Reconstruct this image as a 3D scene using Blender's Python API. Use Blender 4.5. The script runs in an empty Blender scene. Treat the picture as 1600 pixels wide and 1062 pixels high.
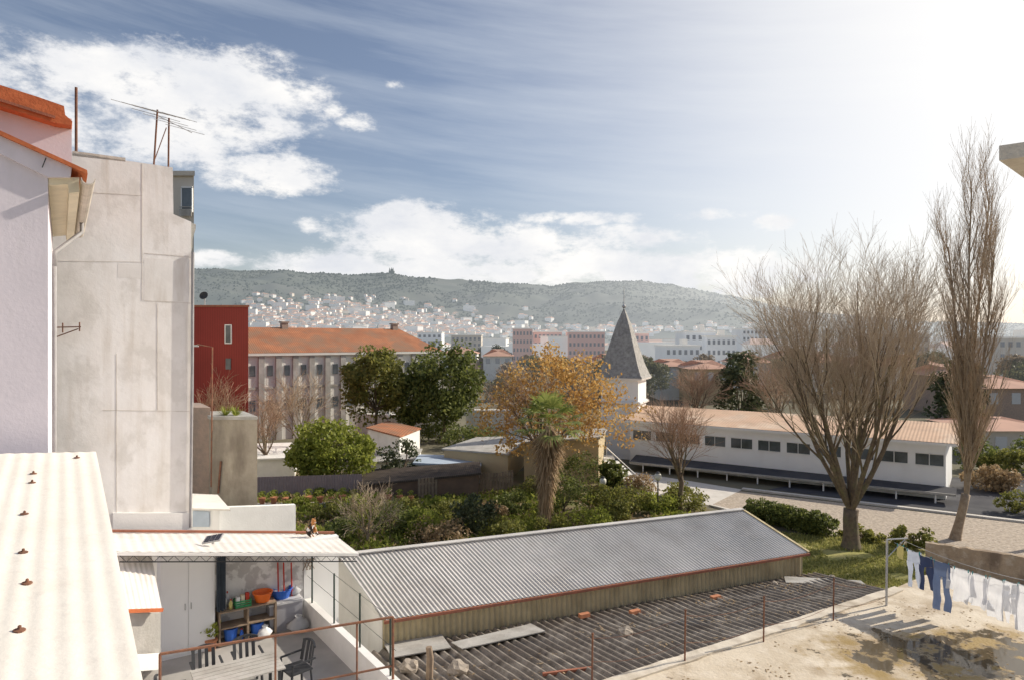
import bpy, math, random
import numpy as np
from mathutils import Vector, Matrix, noise as mn
R=math.radians
C=bpy.context.scene.collection
H=10.5; F=1066.67; CX=800.0; HY=531.0
def P(px,py,Y): return Vector(((px-CX)/F*Y, Y, H+(HY-py)/F*Y))
def G(px,py,z=0.0): return P(px,py,(H-z)*F/(py-HY))
def PL(px,py,Q,D):
    r=(px-CX)/F; s=(r*Q[1]-Q[0])/(D[0]-r*D[1]); return P(px,py,Q[1]+D[1]*s)
U=Vector((0.835,0.551,0)).normalized(); V=Vector((-U.y,U.x,0))
Z=Vector((0,0,1))
wloc={}
# ------------------------------------------------------------ mesh builder
class MB:
    def __init__(s): s.v=[]; s.f=[]; s.mi=[]; s.cm=0
    def add(s,vs,fs):
        o=len(s.v); s.v.extend([tuple(a) for a in vs])
        for f in fs: s.f.append(tuple(i+o for i in f)); s.mi.append(s.cm)
        return s
    def box(s,c,size,rz=0.0,M=None):
        x,y,z=[a/2 for a in size]; c=Vector(c)
        vs=[Vector((i*x,j*y,k*z)) for i in(-1,1) for j in(-1,1) for k in(-1,1)]
        m=M if M is not None else Matrix.Rotation(rz,3,'Z')
        return s.add([m@a+c for a in vs],[(0,1,3,2),(4,6,7,5),(0,4,5,1),(2,3,7,6),(0,2,6,4),(1,5,7,3)])
    def beam(s,p,q,w,h=None,up=Z):
        p=Vector(p);q=Vector(q);h=h or w; d=(q-p); L=d.length; d.normalize()
        a=d.cross(up)
        if a.length<1e-3: a=Vector((1,0,0))
        a.normalize(); b=a.cross(d)
        vs=[]
        for e in(p,q):
            for i,j in((-1,-1),(1,-1),(1,1),(-1,1)): vs.append(e+a*(i*w/2)+b*(j*h/2))
        return s.add(vs,[(3,2,1,0),(4,5,6,7),(0,1,5,4),(1,2,6,5),(2,3,7,6),(3,0,4,7)])
    def tube(s,pts,rad,n=6,cap=True):
        if not hasattr(rad,'__len__'): rad=[rad]*len(pts)
        pts=[Vector(p) for p in pts]; vs=[]; ref=None
        for i,p in enumerate(pts):
            d=(pts[min(i+1,len(pts)-1)]-pts[max(i-1,0)])
            if d.length<1e-9: d=Vector((0,0,1))
            d.normalize()
            if ref is None: ref=Vector((1,0,0)) if abs(d.x)<.8 else Vector((0,1,0))
            a=ref-d*ref.dot(d); a.normalize(); ref=a; b=d.cross(a)
            for k in range(n):
                t=2*math.pi*k/n; vs.append(p+(a*math.cos(t)+b*math.sin(t))*rad[i])
        fs=[]
        for i in range(len(pts)-1):
            for k in range(n):
                k2=(k+1)%n; fs.append((i*n+k,i*n+k2,(i+1)*n+k2,(i+1)*n+k))
        if cap:
            fs.append(tuple(range(n))[::-1]); fs.append(tuple(range((len(pts)-1)*n,len(pts)*n)))
        return s.add(vs,fs)
    def prism(s,poly,ext):
        n=len(poly); ext=Vector(ext); poly=[Vector(p) for p in poly]
        vs=poly+[p+ext for p in poly]
        fs=[tuple(range(n)),tuple(range(n,2*n))[::-1]]+[(i,(i+1)%n,(i+1)%n+n,i+n) for i in range(n)]
        return s.add(vs,fs)
    def quad(s,*p): return s.add(p,[tuple(range(len(p)))])
    def lathe(s,c,prof,n=16,M=None):
        c=Vector(c); vs=[]
        for r,z in prof:
            for k in range(n):
                t=2*math.pi*k/n; q=Vector((r*math.cos(t),r*math.sin(t),z))
                if M is not None: q=M@q
                vs.append(c+q)
        fs=[]
        for i in range(len(prof)-1):
            for k in range(n):
                k2=(k+1)%n; fs.append((i*n+k,i*n+k2,(i+1)*n+k2,(i+1)*n+k))
        fs.append(tuple(range(n))[::-1]); fs.append(tuple(range((len(prof)-1)*n,len(prof)*n)))
        return s.add(vs,fs)
    def corr(s,p00,p10,p11,p01,n,amp,rows=1,res=6,jit=0.0,seed=0):
        p00,p10,p11,p01=[Vector(a) for a in(p00,p10,p11,p01)]
        nr=(p10-p00).cross(p01-p00); nr.normalize()
        if nr.z<0 and abs(nr.z)>.2: nr=-nr
        N=int(n*res); vs=[]
        for j in range(rows+1):
            t=j/rows; a=p00.lerp(p01,t); b=p10.lerp(p11,t)
            for i in range(N+1):
                u=i/N; vs.append(a.lerp(b,u)+nr*(amp*math.sin(2*math.pi*u*n)+(jit*mn.noise(Vector((u*9+seed,t*4,0))) if jit else 0)))
        fs=[(j*(N+1)+i,j*(N+1)+i+1,(j+1)*(N+1)+i+1,(j+1)*(N+1)+i) for j in range(rows) for i in range(N)]
        return s.add(vs,fs)
    def build(s,name,mats,parent=None,smooth=False,origin=None):
        me=bpy.data.meshes.new(name)
        if parent is not None: o0=wloc[parent]
        elif origin is not None: o0=Vector(origin)
        else:
            a=np.array(s.v); o0=Vector(((a[:,0].min()+a[:,0].max())/2,(a[:,1].min()+a[:,1].max())/2,a[:,2].min()))
        me.from_pydata([(x-o0.x,y-o0.y,z-o0.z) for x,y,z in s.v],[],s.f)
        if not isinstance(mats,(list,tuple)): mats=[mats]
        for m in mats: me.materials.append(m)
        if len(mats)>1: me.polygons.foreach_set('material_index',s.mi)
        if smooth: me.polygons.foreach_set('use_smooth',[True]*len(me.polygons))
        me.update()
        ob=bpy.data.objects.new(name,me); C.objects.link(ob)
        if parent is not None: ob.parent=parent
        else: ob.location=o0
        wloc[ob]=o0
        return ob
def tag(o,label,cat,group=None):
    o['label']=label;o['category']=cat
    if group:o['group']=group
    return o
def thing(name,label,cat,loc,group=None):
    o=bpy.data.objects.new(name,None);C.objects.link(o);o.location=loc;o.empty_display_size=.2
    wloc[o]=Vector(loc); return tag(o,label,cat,group)
def struct(o): o['kind']='structure'; return o
def copy_tree(o,loc=None,par=None,rz=None,sc=None):
    c=o.copy();C.objects.link(c)
    if par is not None:c.parent=par
    if loc is not None:c.location=loc
    if rz is not None:c.rotation_euler=(0,0,rz)
    if sc is not None:c.scale=sc if hasattr(sc,'__len__') else (sc,)*3
    wloc[c]=Vector(c.location)
    for ch in list(o.children): copy_tree(ch,par=c)
    return c
# ------------------------------------------------------------ materials
def mathn(nt,op,a,b=None,c=None,clamp=False):
    n=nt.nodes.new('ShaderNodeMath');n.operation=op;n.use_clamp=clamp
    for i,x in enumerate((a,b,c)):
        if x is None: continue
        if isinstance(x,(int,float)): n.inputs[i].default_value=x
        else: nt.links.new(x,n.inputs[i])
    return n.outputs[0]
def mixc(nt,f,a,b,mode='MIX'):
    n=nt.nodes.new('ShaderNodeMix');n.data_type='RGBA';n.blend_type=mode
    for s,x in((n.inputs[0],f),(n.inputs[6],a),(n.inputs[7],b)):
        if isinstance(x,(int,float)): s.default_value=x
        elif isinstance(x,tuple): s.default_value=(x[0],x[1],x[2],1)
        else: nt.links.new(x,s)
    return n.outputs[2]
def nz(nt,vec,scale,st=(1,1,1),detail=6,rough=.6,lo=.35,hi=.65,loc=(0,0,0)):
    mp=nt.nodes.new('ShaderNodeMapping');mp.inputs['Scale'].default_value=st;mp.inputs['Location'].default_value=loc
    nt.links.new(vec,mp.inputs[0])
    n=nt.nodes.new('ShaderNodeTexNoise');n.inputs['Scale'].default_value=scale;n.inputs['Detail'].default_value=detail;n.inputs['Roughness'].default_value=rough
    nt.links.new(mp.outputs[0],n.inputs['Vector'])
    mr=nt.nodes.new('ShaderNodeMapRange');mr.inputs[1].default_value=lo;mr.inputs[2].default_value=hi
    nt.links.new(n.outputs[0],mr.inputs[0]); return mr.outputs[0]
def mat(name,c1,c2=None,scale=2,rough=.85,bump=0,bscale=20,metal=0,st=(1,1,1),stain=None,stain2=None,stain3=None,island=None,trans=0,emis=None,wave=None,spec=.3,alpha=None,haze=None,wet=None):
    m=bpy.data.materials.new(name);m.use_nodes=True;nt=m.node_tree
    b=nt.nodes['Principled BSDF'];out=nt.nodes['Material Output']
    tc=nt.nodes.new('ShaderNodeTexCoord');vec=tc.outputs['Object']
    col=None
    if c2: col=mixc(nt,nz(nt,vec,scale,st),c1,c2)
    for i,s in enumerate((stain,stain2,stain3)):
        if s:
            f=nz(nt,vec,s[1],s[2],lo=s[4] if len(s)>4 else .5,hi=s[5] if len(s)>5 else .7,loc=(3.1*i+1,7,2))
            f=mathn(nt,'MULTIPLY',f,s[3]); col=mixc(nt,mathn(nt,'MINIMUM',mathn(nt,'MAXIMUM',f,0.),1.),col if col is not None else c1,s[0])
    if island:
        g=nt.nodes.new('ShaderNodeNewGeometry')
        col=mixc(nt,g.outputs['Random Per Island'],col if col is not None else c1,island)
    if wave:
        w=nt.nodes.new('ShaderNodeTexWave');w.bands_direction=wave[0];w.inputs['Scale'].default_value=wave[1];w.inputs['Distortion'].default_value=wave[4] if len(wave)>4 else .3
        nt.links.new(vec,w.inputs['Vector'])
        f=mathn(nt,'MULTIPLY',w.outputs['Fac'],wave[3]); col=mixc(nt,f,col if col is not None else c1,wave[2])
    rsock=None
    if wet: # wet hollow in a slab: centre, radii
        sp=nt.nodes.new('ShaderNodeSeparateXYZ');nt.links.new(vec,sp.inputs[0])
        dx=mathn(nt,'DIVIDE',mathn(nt,'SUBTRACT',sp.outputs[0],wet[0]),wet[2]);dy=mathn(nt,'DIVIDE',mathn(nt,'SUBTRACT',sp.outputs[1],wet[1]),wet[3])
        d=mathn(nt,'SQRT',mathn(nt,'ADD',mathn(nt,'MULTIPLY',dx,dx),mathn(nt,'MULTIPLY',dy,dy)))
        e=mathn(nt,'SUBTRACT',1.15,d)
        n1=nz(nt,vec,1.3,detail=8,rough=.62,lo=.3,hi=.7);n3=nz(nt,vec,1.7,detail=8,rough=.6,lo=.3,hi=.7,loc=(5,2,0))
        q=mathn(nt,'ADD',mathn(nt,'MULTIPLY',e,1.2),mathn(nt,'MULTIPLY',mathn(nt,'SUBTRACT',n1,.5),.9))
        damp=mathn(nt,'MULTIPLY',q,2.2,clamp=True)
        moss=mathn(nt,'MULTIPLY',mathn(nt,'MULTIPLY',mathn(nt,'SUBTRACT',n3,.50),5,clamp=True),damp)
        pool=mathn(nt,'MULTIPLY',mathn(nt,'MULTIPLY',mathn(nt,'SUBTRACT',mathn(nt,'SUBTRACT',mathn(nt,'ADD',q,.02),n3),.0),12,clamp=True),mathn(nt,'SUBTRACT',1.0,moss))
        col=mixc(nt,mathn(nt,'MULTIPLY',damp,.85),col,(.38,.27,.14));col=mixc(nt,mathn(nt,'MULTIPLY',moss,.85),col,(.32,.21,.055));col=mixc(nt,pool,col,(.11,.085,.05))
        rsock=mathn(nt,'SUBTRACT',mathn(nt,'SUBTRACT',.85,mathn(nt,'MULTIPLY',damp,.25)),mathn(nt,'MULTIPLY',pool,.56))
    if col is None: b.inputs['Base Color'].default_value=(*c1,1)
    else: nt.links.new(col,b.inputs['Base Color'])
    b.inputs['Roughness'].default_value=rough;b.inputs['Metallic'].default_value=metal
    if rsock is not None: nt.links.new(rsock,b.inputs['Roughness'])
    b.inputs['Specular IOR Level'].default_value=spec
    if bump:
        bn=nt.nodes.new('ShaderNodeBump');bn.inputs['Strength'].default_value=bump;bn.inputs['Distance'].default_value=.02
        if wet: nt.links.new(mathn(nt,'MULTIPLY',mathn(nt,'SUBTRACT',1.0,pool),bump),bn.inputs['Strength'])
        nt.links.new(nz(nt,vec,bscale,st,lo=.2,hi=.8),bn.inputs['Height']);nt.links.new(bn.outputs[0],b.inputs['Normal'])
    if emis: b.inputs['Emission Color'].default_value=(*emis,1);b.inputs['Emission Strength'].default_value=1  # even glow painted in for distance haze over far buildings and town trees
    if haze: # aerial haze painted as glow on far terrain, brighter towards the sun side
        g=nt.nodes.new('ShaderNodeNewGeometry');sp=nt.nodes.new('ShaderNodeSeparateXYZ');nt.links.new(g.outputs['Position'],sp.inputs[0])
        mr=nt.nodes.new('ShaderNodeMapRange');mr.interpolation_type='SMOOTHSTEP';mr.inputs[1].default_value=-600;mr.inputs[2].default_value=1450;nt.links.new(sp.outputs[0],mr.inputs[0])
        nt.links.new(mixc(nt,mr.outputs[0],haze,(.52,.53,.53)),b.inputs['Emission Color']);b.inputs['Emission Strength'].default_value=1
    if trans:
        t=nt.nodes.new('ShaderNodeBsdfTranslucent')
        if col is None: t.inputs[0].default_value=(*c1,1)
        else: nt.links.new(col,t.inputs[0])
        mx=nt.nodes.new('ShaderNodeMixShader');mx.inputs[0].default_value=trans
        nt.links.new(b.outputs[0],mx.inputs[1]);nt.links.new(t.outputs[0],mx.inputs[2]);nt.links.new(mx.outputs[0],out.inputs[0])
    return m
K={}
K['concrete']=mat('old_render',(.88,.85,.81),(.77,.74,.69),.8,.8,.15,9,stain=((.54,.47,.38),1.3,(2.4,2.4,.16),.7,.5,.72),stain2=((.92,.91,.89),.6,(1,1,.6),.6,.45,.6),stain3=((.64,.61,.56),1.7,(1,1,.8),.5,.52,.62))
K['patch']=mat('panel_patch',(.86,.84,.80),(.76,.73,.69),1.2,.8,.1,9,stain=((.55,.49,.41),2.0,(1.5,1.5,.25),.6,.5,.72))
K['lilac']=mat('lilac_plaster',(.76,.70,.75),(.68,.63,.68),.8,.9,.12,18,stain=((.56,.52,.52),1.2,(1,1,.3),.5))
K['whitewall']=mat('white_plaster',(.84,.83,.80),(.75,.74,.71),1.2,.9,.15,20,stain=((.50,.45,.39),1.5,(1,1,.3),.45,.55,.75))
K['whiteclean']=mat('white_paint',(.88,.88,.87),(.83,.83,.82),.6,.7,stain=((.70,.68,.64),.8,(1,1,.3),.3,.5,.75))
K['schoolwall']=mat('school_render',(.80,.78,.72),(.72,.70,.65),.4,.8,stain=((.6,.57,.52),.7,(1,1,.3),.4,.5,.75))
K['peel']=mat('peeling_plaster',(.82,.81,.79),(.70,.69,.67),2,.9,.3,15,stain=((.46,.44,.43),2.2,(1,1,1),.8,.5,.56))
K['orange']=mat('terracotta_edge',(.60,.18,.07),(.47,.13,.05),4,.8,.3,20)
K['tile']=mat('terracotta_tiles',(.52,.22,.11),(.35,.15,.08),.6,.85,.2,10,stain=((.27,.19,.13),.45,(1,1,1),.8,.45,.62),wave=('X',1.4,(.20,.08,.045),.6))
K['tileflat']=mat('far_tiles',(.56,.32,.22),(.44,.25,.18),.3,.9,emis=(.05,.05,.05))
K['gray']=mat('grey_concrete',(.50,.48,.45),(.36,.35,.32),1,.9,.4,12,stain=((.26,.23,.2),1.2,(1,1,.3),.6))
K['brownconc']=mat('mossy_concrete',(.44,.385,.31),(.30,.26,.21),1.2,.95,.5,12,stain=((.17,.14,.11),1.5,(1,1,.3),.7),stain2=((.33,.30,.2),2,(1,1,1),.25))
K['brownwall']=mat('stained_terrace_wall',(.50,.38,.26),(.33,.25,.17),1.8,.95,.9,9,stain=((.17,.125,.09),1.6,(1,1,.5),.8,.46,.62),stain2=((.58,.50,.40),3,(1,1,1),.5,.54,.62))
K['brick']=mat('old_brick',(.42,.31,.25),(.32,.26,.22),5,.95,.4,12)
K['roofsheet']=mat('weathered_corrugated_sheet',(.60,.575,.545),(.51,.49,.465),.8,.75,.2,12,stain=((.38,.34,.30),.9,(1,1,1),.45),stain2=((.72,.69,.65),.6,(1,1,1),.5))
K['darksheet']=mat('dark_fibre_cement',(.19,.16,.13),(.30,.26,.215),2.5,.9,.5,20,stain=((.10,.078,.06),1.4,(1,1,1),.6),stain2=((.52,.46,.38),1.6,(1,1,1),.6,.50,.64))
K['wallsheet']=mat('stained_wall_sheet',(.56,.47,.29),(.42,.35,.22),1.5,.9,.3,12,stain=((.24,.19,.11),2,(1,1,.4),.5))
K['nearsheet']=mat('pale_roof_sheet',(.90,.84,.75),(.85,.79,.70),1.1,.8,.15,14,stain=((.74,.65,.55),1.1,(1,1,1),.3),stain2=((.66,.59,.52),9,(1,1,1),.25,.55,.7))
K['patiosheet']=mat('patio_roof_sheet',(.78,.75,.70),(.70,.67,.63),1.5,.8,.2,14,stain=((.54,.48,.43),1.5,(1,1,1),.4))
K['rust']=mat('rusty_iron',(.26,.12,.07),(.16,.085,.06),8,.85,.3,30)
K['rustred']=mat('rusty_red_gutter',(.40,.15,.09),(.27,.12,.08),3,.8,.3,20)
K['metal']=mat('grey_metal',(.52,.52,.52),(.42,.42,.42),4,.45,0,10,metal=.4)
K['pipe']=mat('pipe_grey',(.38,.37,.37),(.30,.29,.29),4,.5,0,10)
K['dark']=mat('dark_plastic',(.045,.047,.052),None,1,.5)
K['darkgreen']=mat('dark_green_paint',(.03,.05,.045),(.05,.07,.06),5,.6)
K['redpanel']=mat('red_cladding',(.33,.048,.038),(.28,.042,.033),.5,.6,wave=('X',1.6,(.19,.03,.025),.5,0))
K['glass']=mat('window_glass',(.06,.07,.08),(.14,.16,.18),.5,.12,spec=.6)
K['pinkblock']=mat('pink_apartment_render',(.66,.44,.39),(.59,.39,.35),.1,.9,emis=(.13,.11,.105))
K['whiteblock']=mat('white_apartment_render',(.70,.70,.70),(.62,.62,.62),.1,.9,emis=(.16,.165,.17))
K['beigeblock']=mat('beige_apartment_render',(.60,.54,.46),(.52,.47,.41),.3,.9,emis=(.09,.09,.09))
K['beigetower']=mat('beige_tower_render',(.66,.60,.52),(.56,.51,.45),.3,.9)
K['terrace']=mat('terrace_concrete',(.70,.61,.48),(.56,.47,.35),1.1,.85,.5,12,stain=((.38,.29,.19),1.1,(1,1,1),.7,.5,.62),stain2=((.78,.70,.59),2.3,(1,1,1),.5),wet=(9.6,14.0,3.2,1.4),spec=.45)
K['stone']=mat('field_stone',(.44,.38,.31),(.27,.23,.19),3,.9,.6,10)
K['barkgrey']=mat('pale_bark',(.42,.33,.24),(.27,.20,.14),5,.9,.5,20)
K['bark']=mat('dark_bark',(.22,.165,.115),(.13,.10,.075),6,.95,.6,18,stain=((.22,.22,.1),2,(1,1,1),.5))
K['twig']=mat('twigs',(.38,.28,.19),None,1,.9,island=(.56,.45,.33))
K['twigred']=mat('reddish_twigs',(.35,.22,.15),None,1,.9,island=(.50,.35,.25))
def leafm(n,a,b,t=.35,e=None): return mat(n,a,None,1,.6,island=b,trans=t,spec=.35,emis=e)
K['leafdark']=leafm('dark_evergreen_leaves',(.08,.11,.03),(.24,.26,.07),.42)
K['leafolive']=leafm('olive_evergreen_leaves',(.13,.15,.035),(.33,.31,.085),.48)
K['leafgreen']=leafm('bright_green_leaves',(.17,.21,.03),(.40,.42,.09),.5)
K['leafyellow']=leafm('autumn_leaves',(.46,.25,.07),(.70,.48,.18),.45)
K['leafbrown']=leafm('brown_leaves',(.28,.19,.10),(.46,.34,.20))
K['leafconif']=leafm('conifer_needles',(.055,.07,.032),(.14,.16,.075),.25)
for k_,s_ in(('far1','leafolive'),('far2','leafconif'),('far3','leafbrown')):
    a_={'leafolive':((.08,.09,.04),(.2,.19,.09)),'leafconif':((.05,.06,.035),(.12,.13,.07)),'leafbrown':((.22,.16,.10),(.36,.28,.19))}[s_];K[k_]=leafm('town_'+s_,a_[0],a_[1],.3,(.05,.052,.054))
K['frond']=leafm('palm_fronds',(.11,.16,.035),(.36,.38,.11),.35)
K['frondead']=mat('dead_palm_fronds',(.30,.20,.115),None,1,.9,island=(.52,.38,.24),trans=.2)
K['ground']=mat('ground_scrub',(.19,.17,.12),(.14,.13,.085),.05,.95,.3,3)
K['soil']=mat('garden_soil',(.21,.16,.105),(.16,.145,.065),.5,.95,.5,5,stain=((.18,.21,.06),.4,(1,1,1),.7))
K['lawn']=mat('lawn_turf',(.30,.29,.08),(.42,.37,.15),.6,.95,.5,8)
K['gravel']=mat('gravel_surface',(.50,.42,.33),(.32,.265,.215),4,.95,.8,9,stain=((.64,.56,.47),7,(1,1,1),.6,.5,.6))
K['kerb']=mat('pale_kerb',(.70,.66,.61),(.58,.55,.5),1,.9)
K['asph']=mat('dark_flat_roof',(.07,.07,.08),(.11,.11,.115),.6,.9,.2,6,spec=.1)
K['shedroof']=mat('dark_brown_sheet',(.075,.06,.05),(.12,.095,.08),1,.95,.3,8,wave=('X',2.2,(.04,.035,.03),.5,0),spec=.1)
K['brownboard']=mat('brown_boards',(.20,.13,.09),(.14,.095,.07),1.5,.9,.3,8)
K['ochre']=mat('ochre_plaster',(.58,.46,.28),(.50,.41,.27),.8,.9)
K['wood']=mat('weathered_wood',(.36,.27,.19),(.24,.18,.13),3,.9,.4,12)
K['terra']=mat('terracotta_pot',(.54,.23,.12),(.43,.18,.1),5,.85)
K['spire']=mat('spire_slates',(.40,.385,.36),(.25,.24,.225),3.2,.85,.9,7,stain=((.54,.52,.49),5,(1,1,1),.5))
K['slab']=mat('balcony_concrete',(.72,.65,.56),(.60,.54,.46),3,.9,.5,14,stain=((.40,.34,.28),3,(1,1,1),.4))
def flat(n,c,r=.6,**k): 
    K[n]=mat(n,c,tuple(x*.85 for x in c),3,r,**k)
flat('bluebin',(.04,.15,.60),.4);flat('orangebowl',(.85,.18,.03),.4);flat('greyplastic',(.36,.36,.39),.5);flat('redstick',(.5,.05,.03),.5)
flat('bag',(.68,.69,.71),.3,trans=.4);flat('lidgrey',(.6,.6,.62),.4);flat('clothwhite',(.82,.83,.86),.9,trans=.4);flat('clothpale',(.50,.56,.68),.9,trans=.25);flat('clothnavy',(.05,.07,.15),.9,trans=.05)
flat('jean',(.17,.23,.38),.9,trans=.08);flat('yellow',(.75,.65,.25),.9);flat('green',(.05,.3,.12),.5);flat('lilacfence',(.38,.29,.28),.8)
flat('cream',(.78,.70,.52),.8);flat('bluegrey',(.46,.54,.64),.6);flat('peg',(.05,.35,.35),.5);flat('solar',(.03,.035,.06),.2);flat('globe',(.8,.78,.7),.3)
K['rope']=mat('rope',(.6,.6,.58));K['curtain']=mat('dark_curtain',(.07,.09,.11),(.05,.06,.08),3,.95)

# ------------------------------------------------------------ world, sun, camera
AZ,EL=R(67),R(31)
w=bpy.data.worlds.new('World');bpy.context.scene.world=w;w.use_nodes=True;nt=w.node_tree
bg=nt.nodes['Background'];bg.inputs[1].default_value=.15
sky=nt.nodes.new('ShaderNodeTexSky');sky.sky_type='NISHITA';sky.sun_disc=False;sky.sun_elevation=EL;sky.sun_rotation=AZ
sky.air_density=1.0;sky.dust_density=1.0;sky.ozone_density=1.2
tc=nt.nodes.new('ShaderNodeTexCoord');sx=nt.nodes.new('ShaderNodeSeparateXYZ');nt.links.new(tc.outputs['Generated'],sx.inputs[0])
X_,Y_,Z_=sx.outputs
az=mathn(nt,'ARCTAN2',X_,Y_);el=mathn(nt,'ARCSINE',Z_)
def aed(px,py):
    a=math.atan((px-CX)/F); return a,math.atan((HY-py)/F*math.cos(a))
cb=nt.nodes.new('ShaderNodeCombineXYZ');nt.links.new(az,cb.inputs[0]);nt.links.new(mathn(nt,'MULTIPLY',el,1.9),cb.inputs[1]);av=cb.outputs[0]
clouds=[(-20,150,230,90,1.15),(150,110,150,50,.85),(330,150,200,78,1.2),(250,215,210,52,1.0),(425,272,120,34,1.3),(480,352,30,18,.7),(650,372,150,54,1.25),(800,390,170,44,1.15),(960,422,330,34,1.2),(640,425,300,36,1.2),(1100,440,200,30,1.05),(560,196,40,18,.8),(620,131,18,9,.55),(878,342,85,13,.95),(1088,336,85,12,.85),(1212,352,40,16,.85),(1000,374,120,24,.85),(350,408,90,16,.85),(985,340,35,9,.75),(520,172,24,16,.75)]
mask=None
for px,py,rx,ry,wt in clouds:
    a,e=aed(px,py); ra=rx/F*math.cos(a)**2*1.2; re=ry/F*math.cos(a)*1.26
    d1=mathn(nt,'DIVIDE',mathn(nt,'SUBTRACT',az,a),ra);d2=mathn(nt,'DIVIDE',mathn(nt,'SUBTRACT',el,e),re)
    q=mathn(nt,'ADD',mathn(nt,'MULTIPLY',d1,d1),mathn(nt,'MULTIPLY',d2,d2))
    v=mathn(nt,'MULTIPLY',mathn(nt,'SUBTRACT',1.0,q,clamp=True),wt)
    mask=v if mask is None else mathn(nt,'MAXIMUM',mask,v)
n1=nz(nt,av,10,detail=11,rough=.67,lo=.27,hi=.73)
dens=mathn(nt,'ADD',mathn(nt,'MULTIPLY',mask,.62),mathn(nt,'MULTIPLY',n1,.98))
mr=nt.nodes.new('ShaderNodeMapRange');mr.interpolation_type='SMOOTHSTEP';mr.inputs[1].default_value=.68;mr.inputs[2].default_value=1.12;nt.links.new(dens,mr.inputs[0])
mk=mathn(nt,'MULTIPLY',mask,3.0,clamp=True)
cum=mathn(nt,'MULTIPLY',mathn(nt,'MULTIPLY',mr.outputs[0],mk),.97)
mp=nt.nodes.new('ShaderNodeMapping');mp.inputs['Rotation'].default_value=(0,0,R(12));nt.links.new(av,mp.inputs[0])
ci=nz(nt,mp.outputs[0],2.2,(1,5.5,1),detail=8,rough=.6,lo=.40,hi=.85,loc=(.3,.2,0))
ci=mathn(nt,'MULTIPLY',mathn(nt,'MAXIMUM',ci,0.),.50)
ga,ge=R(50),R(24)
gd=Vector((math.sin(ga)*math.cos(ge),math.cos(ga)*math.cos(ge),math.sin(ge)))
dp=nt.nodes.new('ShaderNodeVectorMath');dp.operation='DOT_PRODUCT';nt.links.new(tc.outputs['Generated'],dp.inputs[0]);dp.inputs[1].default_value=gd
ang=mathn(nt,'ARCCOSINE',dp.outputs['Value'])
gl=nt.nodes.new('ShaderNodeMapRange');gl.interpolation_type='SMOOTHSTEP';gl.inputs[1].default_value=R(55);gl.inputs[2].default_value=R(5);nt.links.new(ang,gl.inputs[0])
base=mixc(nt,1.0,sky.outputs[0],(.86,.77,.75),'MULTIPLY')
base=mixc(nt,.03,base,(3.2,3.3,3.5))
c0=mixc(nt,ci,base,(4.7,5.1,5.6))
c1=mixc(nt,mathn(nt,'MULTIPLY',gl.outputs[0],.95),c0,(7.5,7.35,7.05))
n2=nz(nt,av,7,detail=8,lo=.3,hi=.7,loc=(4,1,0))
cc=mixc(nt,n2,(5.2,5.35,5.7),(7.4,7.2,6.9))
c2=mixc(nt,cum,c1,cc)
nt.links.new(c2,bg.inputs[0])
L=bpy.data.lights.new('sun','SUN');L.energy=5.0;L.angle=R(.5);L.color=(1,.91,.77)
so=bpy.data.objects.new('sun',L);C.objects.link(so)
sd=Vector((math.sin(AZ)*math.cos(EL),math.cos(AZ)*math.cos(EL),math.sin(EL)))
so.rotation_euler=sd.to_track_quat('Z','Y').to_euler();so.location=sd*50
cam=bpy.data.cameras.new('camera');cam.lens=24;cam.sensor_width=36;cam.clip_end=20000;cam.clip_start=.1
co=bpy.data.objects.new('camera',cam);C.objects.link(co);co.location=(0,0,H);co.rotation_euler=(R(90),0,0)
bpy.context.scene.camera=co
sc=bpy.context.scene;sc.view_settings.view_transform='Standard';sc.view_settings.look='None';sc.view_settings.exposure=0

# ------------------------------------------------------------ terrain
prof=[(-400,440),(303,420),(350,420),(400,424),(450,425),(500,427),(560,430),(610,428),(640,432),(700,437),(760,441),(820,445),(860,447),(900,442),(960,440),(1000,440),(1050,445),(1100,455),(1150,465),(1200,476),(1260,487),(1350,497),(1450,503),(1600,508),(2200,512)]
px_=[a for a,b in prof];py_=[b for a,b in prof]
YR=2800.
def terr(x,y):
    px=CX+F*x/max(y,1)
    hz=(HY-np.interp(px,px_,py_))/F*YR+H
    t=(y-750)/(YR-750)
    if t<=0: return 0.0
    n=mn.fractal(Vector((x/520.,y/900.,1.3)),1.0,2.2,5)
    n2=mn.fractal(Vector((x/90.,y/90.,4.3)),1.0,2.2,3)
    if t<1:
        s=t**1.15
        z=hz*(s*.86+.14*t*t)+n*95*math.sin(math.pi*t)**.8*(.5+.5*t)*min(1,hz/200)+n2*6*t
    else:
        z=hz*(1-(t-1)*.9)+n2*7
    return max(z,-5)
mb=MB();mb.quad((-9000,-300,0),(9000,-300,0),(9000,12000,0),(-9000,12000,0));g=mb.build('ground',K['ground'],origin=(0,0,0));struct(g)
nx,ny=260,110;vs=[]
for j in range(ny+1):
    y=760+(3500-760)*(j/ny)
    for i in range(nx+1):
        r=-.62+1.6*i/nx; x=r*y; vs.append((x,y,terr(x,y)+.3))
mb=MB();mb.add(vs,[(j*(nx+1)+i,j*(nx+1)+i+1,(j+1)*(nx+1)+i+1,(j+1)*(nx+1)+i) for j in range(ny) for i in range(nx)])
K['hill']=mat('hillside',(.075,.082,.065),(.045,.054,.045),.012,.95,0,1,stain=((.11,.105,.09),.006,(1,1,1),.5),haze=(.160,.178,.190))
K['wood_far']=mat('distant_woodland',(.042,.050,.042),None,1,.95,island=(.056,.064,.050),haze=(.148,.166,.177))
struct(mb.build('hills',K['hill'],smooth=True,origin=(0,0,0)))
rng=random.Random(5)
def townd(px,py):
    d=math.exp(-((px-470)/140)**2-((py-499)/24)**2)+.9*math.exp(-((px-650)/130)**2-((py-511)/15)**2)+.5*math.exp(-((px-850)/300)**2-((py-520)/7)**2)
    return d
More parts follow.
